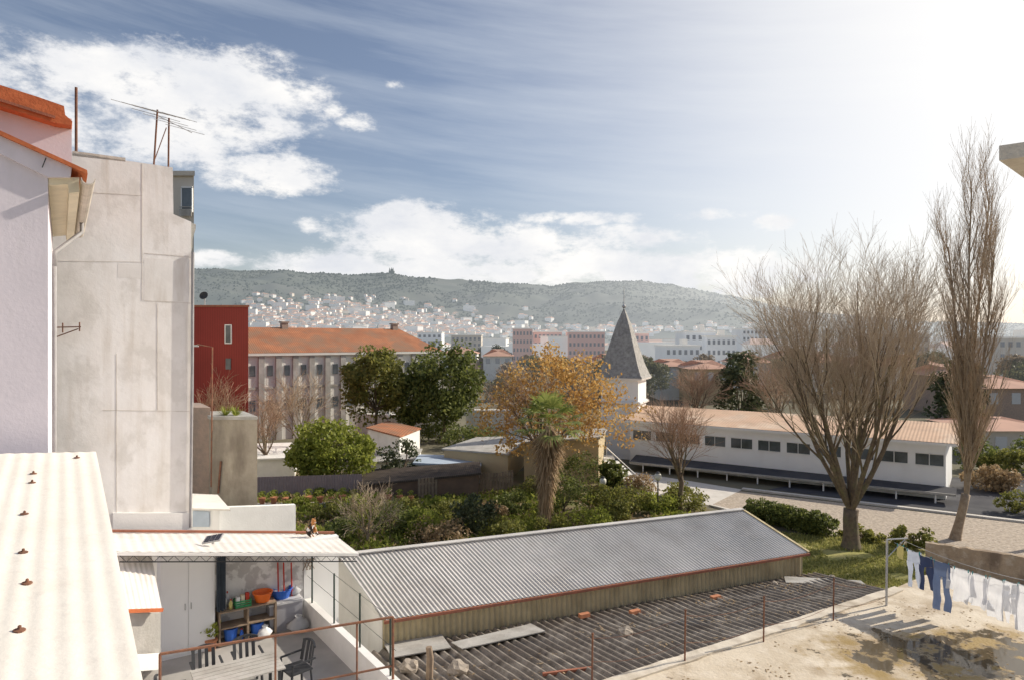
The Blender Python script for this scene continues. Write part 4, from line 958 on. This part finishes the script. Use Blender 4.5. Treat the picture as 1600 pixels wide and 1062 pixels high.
for i in range(nwin):
    s=LL*(i+.55)/nwin;p=a+dl*s-dn*.03+Z*2.55
    mb=MB();mb.prism([p-dl*.80-Z*.40,p+dl*.80-Z*.40,p+dl*.80+Z*.40,p-dl*.80+Z*.40],dn*.06);wv=mb.build('window',K['glass'],t)
    mb=MB();
    mb.beam(p-dn*.03-Z*.40-dl*.82,p-dn*.03-Z*.40+dl*.82,.06,.06);mb.beam(p-dn*.03+Z*.40-dl*.82,p-dn*.03+Z*.40+dl*.82,.05,.05);mb.beam(p-dn*.03-Z*.40,p-dn*.03+Z*.40,.04,.04)
    mb.build('window_frame',K['whitewall'],wv)
t=thing('dark_canopy_annex','narrow dark flat canopy roof along the foot of the white building','canopy',(a+b)/2-dn*1.5)
ca=a-dn*2.6+dl*1.2;cb2=b-dn*1.6+dl*.6
mb=MB();mb.prism([zz(ca,.70),zz(cb2,.70),zz(b-dn*.03+dl*.6,.86),zz(a-dn*.03+dl*.6,.86)],-Z*.12);mb.build('canopy',K['asph'],t)
mb=MB();mb.beam(zz(ca,.65)-dn*.02,zz(cb2,.65)-dn*.02,.1,.14);mb.build('fascia',K['gray'],t)
for i in range(10):
    p=zz(ca.lerp(cb2,(i+.5)/10)+dn*.1,0);mb=MB();mb.beam(p,p+Z*.57,.08,.08);mb.build('post',K['whiteclean'],t)
def slabhouse(name,label,cat,pts,zb_,wm,rm,th=.12):
    P4=[P(*q) for q in pts];c=sum(P4,Vector())/4;t=thing(name,label,cat,zz(c,0))
    mb=MB();mb.prism(P4,-Z*th);mb.build('roof',K[rm],t)
    base=[c+(q-c)*.95 for q in P4]
    mb=MB();vs=[zz(q,zb_) for q in base]+[q-Z*(th+.01) for q in base];mb.add(vs,[(0,1,5,4),(1,2,6,5),(2,3,7,6),(3,0,4,7)]);mb.build('wall',K[wm],t);return t
slabhouse('garden_hut','small hut with bright orange tiled roof behind the green tree','hut',[(572,667,60),(606,657,66),(658,668,64),(625,681,58)],0,'whitewall','tile')
slabhouse('blue_grey_shed','shed with pale blue grey sheet roof beside the wooden fence','shed',[(645,722,50),(655,709,56),(752,712,56),(752,727,50)],0,'whitewall','bluegrey')
slabhouse('dark_roof_shed','long low shed with dark brown corrugated roof in the garden','shed',[(560,757,45),(572,733,50),(750,720,50),(752,738,45)],0,'brownboard','shedroof')
slabhouse('mossy_roof_hut','low hut with grey mossy roof left of the palm','hut',[(690,700,54),(745,682,62),(830,680,60),(795,708,50)],0,'ochre','gray')
slabhouse('ochre_pavilion','ochre walled pavilion with grey roof behind the palm','pavilion',[(815,690,50),(840,672,58),(950,668,58),(938,682,50)],0,'ochre','gray')
slabhouse('low_white_garage','low white garage with pale roof at left of the green tree','garage',[(398,716,52),(402,692,60),(470,690,62),(462,714,52)],0,'whitewall','whitewall')
slabhouse('white_workshop','white workshop with sheet roof right of the green tree','workshop',[(560,722,54),(575,702,62),(660,700,62),(650,716,54)],0,'whitewall','gray')
mb=MB();mb.prism([P(735,640,75),P(830,640,75),P(830,700,75),P(735,700,75)],V*1);o=mb.build('white_house_wall',K['whitewall']);tag(o,'white house wall glimpsed between the dark trees and autumn tree','wall')
mb=MB();mb.prism([P(560,646,76),P(700,648,76),P(700,680,76),P(560,680,76)],V*1);o=mb.build('pale_garden_building',K['whitewall']);tag(o,'pale low building behind the pair of dark evergreens','building')
a=G(398,779);b=G(566,773)
t=thing('lilac_fence','lilac grey corrugated metal fence in the left garden','fence',(a+b)/2)
mb=MB();mb.corr(a,b,b+Z*1.45,a+Z*1.45,40,.03,1,4);mb.build('panel',K['lilacfence'],t,smooth=True)
a=G(655,782);b=G(800,768)
t=thing('wooden_fence','brown upright plank fence in the middle garden','fence',(a+b)/2)
for k in range(30):
    p=a.lerp(b,k/29);mb=MB();mb.beam(p,p+Z*(1.45+.05*math.sin(k*7)),.17,.03,up=Vector((0,1,0)));mb.build('plank',K['wood'],t)
mb=MB();mb.beam(a+Z*.3+Vector((0,.05,0)),b+Z*.3+Vector((0,.05,0)),.05,.1);mb.beam(a+Z*1.1+Vector((0,.05,0)),b+Z*1.1+Vector((0,.05,0)),.05,.1);mb.build('rail',K['wood'],t)
mb=MB();a=G(398,797);b=G(650,792);mb.prism([a,b,b+Z*.35,a+Z*.35],Vector((0,.5,0)));o=mb.build('planter_ledge',K['gray']);tag(o,'low concrete ledge carrying flower pots in front of the lilac fence','ledge')
pot0=None
for i in range(14):
    p=a.lerp(b,(i+.5)/14)+Z*.352+Vector((0,.25,0))
    if pot0 is None:
        t=thing('flower_pot','terracotta flower pot with small plant on the garden ledge','flower pot',p,'flower pots on the garden ledge');pot0=t
        mb=MB();mb.lathe(p,[(.13,0),(.2,.32),(.23,.32),(.23,.38),(.2,.38)],12);mb.build('pot',K['terra'],t)
        rg=random.Random(3);mb=MB()
        for _ in range(60):
            c=p+Vector((rg.gauss(0,.12),rg.gauss(0,.12),.45+rg.random()*.3));d=Vector((rg.gauss(0,1),rg.gauss(0,1),rg.gauss(0,1))).normalized()*.07;e=d.orthogonal().normalized()*.05
            mb.quad(c-d,c+e,c+d,c-e)
        mb.build('plant',K['leafgreen'],t)
    else: copy_tree(pot0,loc=p,sc=.8+.4*((i*37)%10)/10)
# ------------------------------------------------------------ grounds
def sheet(name,pts,z,m):
    mb=MB();mb.quad(*[G(a,b,z) for a,b in pts]);return struct(mb.build(name,K[m],origin=(0,0,0)))
sheet('garden_bed',[(380,735),(960,735),(1120,800),(1290,860),(1300,1000),(380,1000)],.004,'soil')
sheet('lawn',[(1150,830),(1300,838),(1480,862),(1600,905),(1600,1000),(1150,1000)],.008,'lawn')
sheet('gravel_yard',[(1150,766),(1640,822),(1700,885),(1480,860),(1290,834),(1110,789)],.012,'gravel')
sheet('paved_yard',[(980,735),(1160,764),(1110,789),(960,760)],.016,'kerb')
mb=MB();mb.beam(G(1160,764)+Z*.06,G(1660,823)+Z*.06,.35,.12);mb.beam(G(1110,790)+Z*.05,G(1290,835)+Z*.05,.25,.12);struct(mb.build('kerb',K['kerb']))
sheet('road',[(1300,745),(1760,745),(1760,830),(1200,764)],.010,'asph')
# ------------------------------------------------------------ vegetation
def leaves(c,rad,nb,per,size,seed,br=.32,hollow=.55,flat_=1.0,asp=.6):
    r=np.random.RandomState(seed);c=np.array(c);rad=np.array(rad)
    d=r.normal(size=(nb,3));d/=np.linalg.norm(d,axis=1)[:,None]
    bc=d*(hollow+(1-hollow-.1)*r.rand(nb,1)**.7)*rad+c
    bs=br*(.6+.8*r.rand(nb,1))*rad.mean()
    q=r.normal(size=(nb,per,3));q/=np.linalg.norm(q,axis=2)[:,:,None]
    pts=bc[:,None,:]+q*bs[:,None,:]*(.55+.5*r.rand(nb,per,1))*np.array([1,1,.8])
    pts=pts.reshape(-1,3);n=len(pts)
    a=r.normal(size=(n,3));a[:,2]*=flat_;a/=np.linalg.norm(a,axis=1)[:,None]
    b=np.cross(a,r.normal(size=(n,3)));b/=np.linalg.norm(b,axis=1)[:,None]
    s=size*(.6+.8*r.rand(n,1))
    v=np.stack([pts-a*s,pts+b*s*asp,pts+a*s,pts-b*s*asp],1).reshape(-1,3)
    return v,n,bc
def addleaves(mb,v,n):
    o=len(mb.v);mb.v.extend(map(tuple,v.tolist()));mb.f.extend([(o+4*i,o+4*i+1,o+4*i+2,o+4*i+3) for i in range(n)]);mb.mi.extend([0]*n)
def leafy(name,label,cat,base,h,rad,nb,per,size,m,seed,th=None,group=None,bark='bark',r0=.2,hollow=.5,br=.32,extra=None):
    base=Vector(base);t=thing(name,label,cat,base,group)
    c=base+Z*(h-rad[2]);rg=random.Random(seed)
    v,n,bc=leaves(c,rad,nb,per,size,seed,br,hollow)
    mb=MB();addleaves(mb,v,n)
    if extra:
        for (ox,oy,oz,k) in extra:
            v,n,b2=leaves(c+Vector((ox,oy,oz)),[q*k for q in rad],nb//2,per,size,seed+9,br,hollow);addleaves(mb,v,n)
    mb.build('crown',K[m],t)
    mb=MB();tp=base+Z*max(.3,(h-2*rad[2])*1.0+rad[2]*.35)
    mb.tube([base-Z*.1,base.lerp(tp,.5)+Vector((rg.gauss(0,.05),0,0)),tp],[r0,r0*.8,r0*.6],8)
    for i in range(0,min(nb,16)):
        e=Vector(bc[i]);mid=tp.lerp(e,.5)+Vector((rg.gauss(0,.15),rg.gauss(0,.15),.1));mb.tube([tp-Z*rg.random()*.3,mid,e],[r0*.4,r0*.22,r0*.06],4,False)
    mb.build('trunk',K[bark],t,smooth=True);return t
leafy('evergreen_tree','dark evergreen tree left of the pair before the school',"tree",G(588,692),P(588,540,74).z,(3.5,3.2,3.9),60,130,.19,'leafolive',11)
leafy('evergreen_tree','dark rounded evergreen tree right of the pair near the autumn tree',"tree",G(695,690),P(690,532,76).z,(4.0,3.4,4.3),66,130,.19,'leafdark',12)
leafy('evergreen_tree','low dark evergreen between the school and the rounded tree pair',"tree",G(645,690),P(645,575,76).z,(2.4,2.3,3.0),34,110,.19,'leafdark',13)
leafy('green_tree','bright green bushy tree above the lilac fence',"tree",G(520,762),P(520,645,51).z,(3.1,2.6,2.2),58,120,.13,'leafgreen',14,extra=[(-1.3,0,-.7,.6)])
leafy('conifer_shrub','dark pointed shrub before the white workshop','shrub',G(627,752),P(627,675,54).z,(1.6,1.5,1.9),26,90,.12,'leafconif',15)
leafy('dark_shrub','dark glossy shrub with dense leaves in the middle garden','shrub',G(740,835),P(740,768,37).z,(1.3,1.2,1.35),30,110,.09,'leafconif',16,r0=.08)
leafy('dark_conifer','dark conifer between the small bare tree and big bare tree','tree',G(1158,690),P(1158,545,72).z,(2.3,2.2,4.8),46,110,.2,'leafconif',17)
leafy('dark_conifer','dark conifer behind the right end of the white building','tree',G(1500,670),P(1500,555,80).z,(3.0,3,5),46,90,.25,'leafconif',18)
shr=[(560,815,1.2,1.6,'leafgreen'),(610,835,1.5,1.6,'leafdark'),(660,840,1.2,1.5,'leafgreen'),(705,818,1.3,1.4,'leafolive'),(515,812,1.1,1.1,'leafolive'),(470,800,1.0,.8,'leafgreen'),
(780,840,1.2,1.2,'leafolive'),(800,805,1.2,1.5,'leafdark'),(880,800,1.5,2.6,'leafdark'),(905,770,1.6,2.8,'leafdark'),(945,800,1.3,1.6,'leafolive'),(985,800,1.5,1.7,'leafolive'),(1030,800,1.4,1.2,'leafgreen'),(1075,797,1.4,1.2,'leafolive'),(920,825,1.5,1.3,'leafgreen'),
(540,845,1.1,1.2,'leafdark'),(690,850,1.6,1.2,'leafbrown'),(630,810,1.0,1.2,'leafolive'),(590,800,.9,1.0,'leafgreen'),(1000,770,1.2,1.3,'leafbrown'),(840,775,1.2,1.2,'leafolive'),(730,700,2.5,2.0,'leafdark'),(770,705,2.4,2.0,'leafdark'),(690,690,2.5,2.0,'leafdark'),(810,720,1.6,2.0,'leafolive'),(690,800,.8,.9,'leafgreen'),(735,800,1.0,.8,'leafgreen'),(505,775,.7,.6,'leafgreen'),(955,760,1.0,1.8,'leafdark'),(1060,775,1.0,.9,'leafolive'),(765,815,1.0,1.1,'leafbrown'),(650,825,1.1,.9,'leafgreen'),(965,815,1.1,1.2,'leafolive'),(860,835,.9,.9,'leafolive')]
wh={'leafgreen':'bright green','leafdark':'dark green','leafolive':'olive green','leafbrown':'brown wintery'}
def where(px):
    for lim,s in((520,'near the lilac fence'),(600,'before the dark roofed shed'),(680,'left of the wooden fence'),(760,'around the glossy dark shrub'),(850,'left of the palm trunk'),(930,'right of the palm trunk'),(1010,'by the garden steps'),(1200,'above the long shed ridge')):
        if px<lim: return s
seen={}
for i,(px,py,r_,h_,m) in enumerate(shr):
    key=wh[m]+where(px);seen[key]=seen.get(key,0)+1
    ex=('',', behind the other one',', third of its colour there',', furthest back')[min(seen[key],4)-1]
    leafy('garden_shrub','%s shrub %s%s, %s'%(wh[m],where(px),ex,'tall' if h_>1.5 else 'low'),'shrub',G(px,py),h_,(r_,r_*.9,h_*.5),20,85,.075 if py>760 else .12,m,100+i,r0=.06,br=.42)
for i,(px,py,h_,m,l) in enumerate(((1530,735,2.6,'leafdark','dark bush beside the right end of the white building'),(1575,742,2.2,'leafolive','olive bush on the roadside at the right edge'),(1620,735,2.8,'leafdark','dark roadside bush cut by the right edge'),(1550,765,1.5,'leafbrown','brown roadside bush beyond the poplar trunk'))):
    leafy('roadside_bush',l,'shrub',G(px,py),h_,(2.0,1.6,h_*.5),26,90,.12,m,700+i,r0=.06,br=.4)
hs_=G(1180,812);he=G(1292,838)
t=thing('clipped_hedge','long low dark hedge bordering the lawn beyond the shed ridge','hedge',(hs_+he)/2)
mb=MB()
for k in range(14):
    c=hs_.lerp(he,k/13)+Z*.6;v,n,_=leaves(c,(.75,.7,.6),14,90,.07,300+k,.4);addleaves(mb,v,n)
mb.build('foliage',K['leafdark'],t)
for px,py,l in((1422,856,'small green bush at the far corner of the terrace wall'),(1592,800,'dark bush beside the poplar at the right edge'),(1345,842,'low plant at the foot of the big bare tree')):
    leafy('garden_bush',l,'shrub',G(px,py),1.3 if px!=1345 else .5,(1.2,1,.65 if px!=1345 else .3),16,90,.08,'leafolive',px,r0=.05)
def cover(name,label,cat,quad,n,size,m,seed,up=.6,hmax=.35):
    r=np.random.RandomState(seed);A,B,D,E=[np.array(G(*q)) for q in quad]
    u=r.rand(n,1);v=r.rand(n,1);p=(A*(1-u)+B*u)*(1-v)+(E*(1-u)+D*u)*v
    p[:,2]=r.rand(n)**2*hmax
    dens=np.array([mn.noise(Vector((a[0]*.35,a[1]*.35,seed))) for a in p]);p=p[dens>-.15];n=len(p)
    a=r.normal(size=(n,3));a[:,2]=np.abs(a[:,2])*up+up*.5;a/=np.linalg.norm(a,axis=1)[:,None]
    b=np.cross(a,r.normal(size=(n,3)));b/=np.linalg.norm(b,axis=1)[:,None];s=size*(.5+r.rand(n,1))
    v_=np.stack([p-b*s*.25,p+b*s*.25,p+a*s],1).reshape(-1,3)
    mb=MB();mb.v=list(map(tuple,v_.tolist()));mb.f=[(3*i,3*i+1,3*i+2) for i in range(n)];mb.mi=[0]*n
    o=mb.build(name,K[m],origin=(0,0,0));tag(o,label,cat);o['kind']='stuff'
cover('ground_cover','weedy green ground cover across the garden beds','ground cover',[(400,775),(1000,765),(1180,870),(400,870)],34000,.25,'leafgreen',1)
cover('dead_leaves','brown withered undergrowth over the garden','undergrowth',[(400,775),(1000,765),(1180,870),(400,870)],10000,.22,'leafbrown',2)
K['grassb']=leafm('grass_blades',(.22,.24,.06),(.54,.50,.19))
cover('lawn_grass','sunlit yellowish lawn grass around the big bare tree','grass',[(1180,828),(1420,850),(1470,930),(1200,930)],24000,.12,'grassb',3,1.2,.05)
# bare trees
def bare(name,label,base,seed,trunkL,r0,limbs,spread,lens,kids,up,lean=(0,0),twm='twig',bark='bark',rmin=.012,ang=(.45,.95),f0=.25,lr=.48,wob=.08):
    base=Vector(base);t=thing(name,label,'tree',base);rg=random.Random(seed);T=MB();W=MB()
    def rv(): return Vector((rg.gauss(0,1),rg.gauss(0,1),rg.gauss(0,1)))
    def br(p,d,L,r,lv):
        ns=5 if lv==0 else (4 if lv==1 else (3 if lv==2 else 2));pts=[p.copy()];rr=[r];dd_=[]
        for k in range(ns):
            d=(d+rv()*(wob if lv==0 else .08)+Z*up[lv]).normalized();p=p+d*(L/ns);pts.append(p.copy());rr.append(max(rmin*.6,r*(1-.66*(k+1)/ns)));dd_.append(d.copy())
        (T if lv<=1 else W).tube(pts,rr,(8,5,4,3,3,3)[lv],False)
        if lv>=len(kids): return
        nk=kids[lv]
        for i in range(nk):
            f=f0+(1-f0)*(i+rg.random()*.6)/nk;f=min(f,1);x=f*ns;k=min(int(x),ns-1);q=pts[k].lerp(pts[k+1],x-k)
            o=dd_[k].orthogonal().normalized();o=Matrix.Rotation(rg.random()*6.283,3,dd_[k])@o
            a=rg.uniform(*ang)*.8;nd=(dd_[k]*math.cos(a)+o*math.sin(a)).normalized()
            br(q,nd,lens[lv+1]*rg.uniform(.65,1.15)*(1.1-.35*f),max(rmin,rr[k]*.5),lv+1)
    tp=base+Z*trunkL+Vector((lean[0],lean[1],0))
    T.tube([base-Z*.2,base+Z*.12,base.lerp(tp,.3)+rv()*.03,base.lerp(tp,.7)+rv()*.04,tp],[r0*1.7,r0*1.25,r0,r0*.92,r0*.95],10)
    for i in range(limbs):
        a=2*math.pi*(i+rg.random()*.5)/limbs;s=spread*(.35+.65*rg.random()) if i else .05
        d=Vector((math.cos(a)*s+lean[0]*.1,math.sin(a)*s,1)).normalized()
        br(tp-Z*rg.random()*trunkL*.25,d,lens[0]*rg.uniform(.85,1.12),r0*lr,0)
    T.build('trunk',K[bark],t,smooth=True);W.build('crown',K[twm],t);return t
bare('big_bare_tree','big bare tree with fanning branches on the lawn',G(1330,856),21,2.0,.38,10,.68,[8.9,4.9,3.1,1.9,1.1],[8,7,5,3],[.07,.14,.14,.12,.10],rmin=.0062,ang=(.33,.74),lr=.38)
bare('poplar','tall narrow bare poplar tree at the right edge',G(1493,842),22,2.4,.22,4,.05,[14.8,3.6,1.8,1.0],[30,8,5],[.05,.30,.30,.28],lean=(.55,0),twm='twig',bark='barkgrey',ang=(.35,.62),rmin=.0065,f0=.06,lr=.45,wob=.025)
bare('poplar','bare poplar cut off by the right picture edge',G(1650,850),23,2.6,.18,4,.10,[10.0,3.0,1.5,.9],[14,6,4],[.04,.32,.3,.25],bark='barkgrey',ang=(.3,.55),rmin=.007,f0=.12,wob=.03)
bare('small_bare_tree','small rounded bare tree before the long white building',G(1062,798),24,2.4,.16,6,.75,[2.9,2.2,1.6,1.0],[6,6,5],[.05,.07,.06,.05],twm='twigred',rmin=.010)
bare('bare_tree','reddish bare tree in front of the red building',G(350,735),25,2.6,.16,6,.8,[3.4,2.4,1.6,.9],[6,5,4],[.05,.04,.04,.04],twm='twigred',rmin=.013)
bare('bare_tree','reddish bare tree under the left end of the school roof',G(415,738),26,1.6,.16,6,.9,[3.0,2.3,1.6,.9],[6,5,4],[.03,.02,.02,.02],twm='twigred',rmin=.013)
bare('bare_tree','thin bare tree left of the bright green tree',G(470,720),27,1.8,.15,6,.8,[3.8,2.8,1.9,1.1],[6,5,4],[.03,.02,.02,.02],rmin=.015)
bare('bare_shrub','bare twisted shrub beside the cat end of the shed',G(575,852),28,.6,.09,6,.9,[1.6,1.2,.9,.6],[5,4,3],[.04,.03,.03,.03],twm='twig',bark='barkgrey',rmin=.009)
bare('bare_tree','bare tree standing against the back of the big bare tree crown',G(1215,700),29,2.5,.2,6,.8,[4.2,3.2,2.0,1.2],[6,5,4],[.05,.04,.04,.04],twm='twigred',rmin=.016)
bare('bare_tree','distant bare tree right of the pointed spire',G(1090,690),30,2.5,.2,6,.7,[3.4,2.6,1.8,1.2],[6,5,4],[.05,.04,.04,.04],twm='twigred',rmin=.016)
b_at=G(845,766);
t=bare('autumn_tree','wide autumn tree with golden orange leaves behind the palm',b_at,31,2.6,.22,7,1.05,[4.0,3.0,2.0,1.2],[6,5,4],[.04,.02,.02,.02],twm='twigred',bark='bark',rmin=.013)
cc=b_at+Vector((1.0,0,6.3))
mb=MB()
for (ox,oz,rx,rz,nb) in((0,.3,4.8,3.6,110),(-3.2,-.9,2.8,2.5,34),(3.6,-1.0,2.8,2.8,40),(.5,2.3,2.8,1.8,26),(-1,-3,4,1.5,18)):
    v,n,_=leaves(cc+Vector((ox,0,oz)),(rx,3.6,rz),nb,36,.115,int(400+ox*10),.27,.25);addleaves(mb,v,n)
mb.build('autumn_leaves',K['leafyellow'],t)
# palm
pb_=G(850,826);t=thing('fan_palm','fan palm with shaggy brown trunk and green crown','palm tree',pb_)
hp=P(855,665,pb_.y).z;tp=zz(P(857,672,pb_.y),hp)
mb=MB();ns=14;mb.tube([pb_.lerp(tp,k/ns)+Vector((.06*math.sin(k*.6),0,-.1 if k==0 else 0)) for k in range(ns+1)],[.3+.05*((k%2))-.006*k for k in range(ns+1)],10);mb.build('trunk',K['frondead'],t)
mb=MB();rg=random.Random(8)
for i in range(1700):
    f=rg.random()**.6;a=rg.random()*6.283;c=pb_.lerp(tp,.12+.86*f);o=Vector((math.cos(a),math.sin(a),0));wd_=.36+.7*f**1.4
    p0=c+o*.25;p1=c+o*wd_*rg.uniform(.7,1.25)-Z*rg.uniform(.4,1.1);s=Vector((-o.y,o.x,0))*.032
    mb.quad(p0-s,p0+s,p1+s*.4,p1-s*.4)
mb.build('dead_frond_skirt',K['frondead'],t)
def fan(mb,root,d,L,rg,fr=.95,nl=14):
    d=d.normalized();side=d.cross(Z)
    if side.length<.1: side=Vector((1,0,0))
    side.normalize();upv=side.cross(d)
    hub=root+d*L-Z*.1*L*L;st_=Vector(side)*.018
    mb.quad(root-st_,root+st_,hub+st_,hub-st_)
    for k in range(nl):
        a=-1.7+3.4*k/(nl-1);v=(d*math.cos(a)+side*math.sin(a)).normalized()
        l=fr*rg.uniform(.85,1.1)*(1-.12*abs(a)/2)
        pw=v.cross(upv).normalized()*.055
        m_=hub+v*l*.5+upv*.03;e=hub+v*l-Z*(.15+.12*rg.random())*l
        mb.add([hub,m_-pw,e,m_+pw],[(0,1,2,3)])
mb=MB()
for i in range(30):
    a=i*2.399;elv=math.sin(R(-20+100*(i/30)));o=Vector((math.cos(a),math.sin(a),0));d=o*math.cos(math.asin(elv))+Z*elv
    fan(mb,tp+Z*.15,d,rg.uniform(1.1,1.6),rg)
mb.build('crown',K['frond'],t)
for i,(px,l) in enumerate(((352,'spiky green plant left on top of the concrete block'),(368,'spiky green plant right on top of the concrete block'))):
    p=P(px,650,22.4);t=thing('spiky_plant',l,'plant',p);mb=MB()
    for k in range(40):
        a=rg.random()*6.28;e=rg.uniform(.3,1.3);o=Vector((math.cos(a)*math.cos(e),math.sin(a)*math.cos(e),math.sin(e)));s=Vector((-math.sin(a),math.cos(a),0))*.03
        mb.add([p-s,p+s,p+o*.42],[(0,1,2)])
    mb.build('leaf_rosette',K['leafgreen'],t)
def lamp(label,px,pb,pt,col='dark'):
    b=G(px,pb);t=thing('globe_lamp',label,'lamp post',b);top=P(px,pt,b.y)
    mb=MB();mb.tube([b,b+Z*.3,zz(b,top.z)],[.07,.05,.04],8);mb.build('post',K[col],t)
    mb=MB();mb.lathe(zz(b,top.z),[(.08,0),(.16,.05),(.22,.2),(.2,.36),(.1,.45)],12);mb.build('globe',K['globe'],t,smooth=True)
    mb=MB();mb.lathe(zz(b,top.z+.455),[(.14,0),(.12,.06),(.02,.1)],12);mb.build('cap',K[col],t)
lamp('globe lamp post left of the small bare tree',1028,800,750);lamp('globe lamp post beside the garden steps',942,790,757);lamp('globe lamp post between the green tree and dark trees',606,700,652)
t=thing('garden_steps','white garden steps with railing beside the ochre pavilion','steps',G(975,765))
for k in range(7):
    p=G(948,735).lerp(G(1005,772),k/6);mb=MB();mb.box(p+Z*(1.1-.16*k)/2,(1.1,1.4,1.2-.16*k));mb.build('step',K['whitewall'],t)
mb=MB();a=G(948,738)+Z*2;b=G(1005,775)+Z*1;mb.beam(a,b,.05);
for k in range(6):
    p=a.lerp(b,k/5);mb.beam(p,p-Z*.95,.03)
mb.build('railing',K['whiteclean'],t)
base_=[]
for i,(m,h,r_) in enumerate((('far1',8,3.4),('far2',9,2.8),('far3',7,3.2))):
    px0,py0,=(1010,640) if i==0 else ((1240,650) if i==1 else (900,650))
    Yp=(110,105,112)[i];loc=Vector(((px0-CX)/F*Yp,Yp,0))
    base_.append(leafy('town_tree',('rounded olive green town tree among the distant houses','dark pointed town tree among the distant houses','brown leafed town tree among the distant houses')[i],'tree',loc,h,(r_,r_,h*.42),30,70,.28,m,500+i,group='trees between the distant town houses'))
rg=random.Random(77)
for i in range(96):
    Y=rg.uniform(95,330);px=rg.uniform(640,1640)
    if px<720 and Y<140: continue
    o=copy_tree(base_[rg.choice((0,0,1,2,2))],loc=((px-CX)/F*Y,Y,0),rz=rg.random()*6,sc=rg.uniform(.65,1.05))
for i in range(14):
    Y=rg.uniform(120,260);px=rg.uniform(390,640)
    o=copy_tree(base_[rg.choice((0,1))],loc=((px-CX)/F*Y,Y,0),rz=rg.random()*6,sc=rg.uniform(.6,.8))
tm=[0,1,3,2,4]
for i in range(74):
    Y=rg.uniform(230,740);px=rg.uniform(640,1600);k=rg.choice(tm)
    if hm[k] is None: continue
    o=hm[k].copy();C.objects.link(o);o.location=((px-CX)/F*Y,Y,0);o.rotation_euler=(0,0,rg.uniform(-.6,.6));s=rg.uniform(.7,1.1);o.scale=(s,s,s)
    o['label']=('white house with terracotta roof on the distant town plain','cube shaped white house on the distant town plain','flat white block on the distant town plain','beige house on the distant town plain','long flat white block on the distant town plain')[k];o['group']='houses on the distant town plain'
print('done')
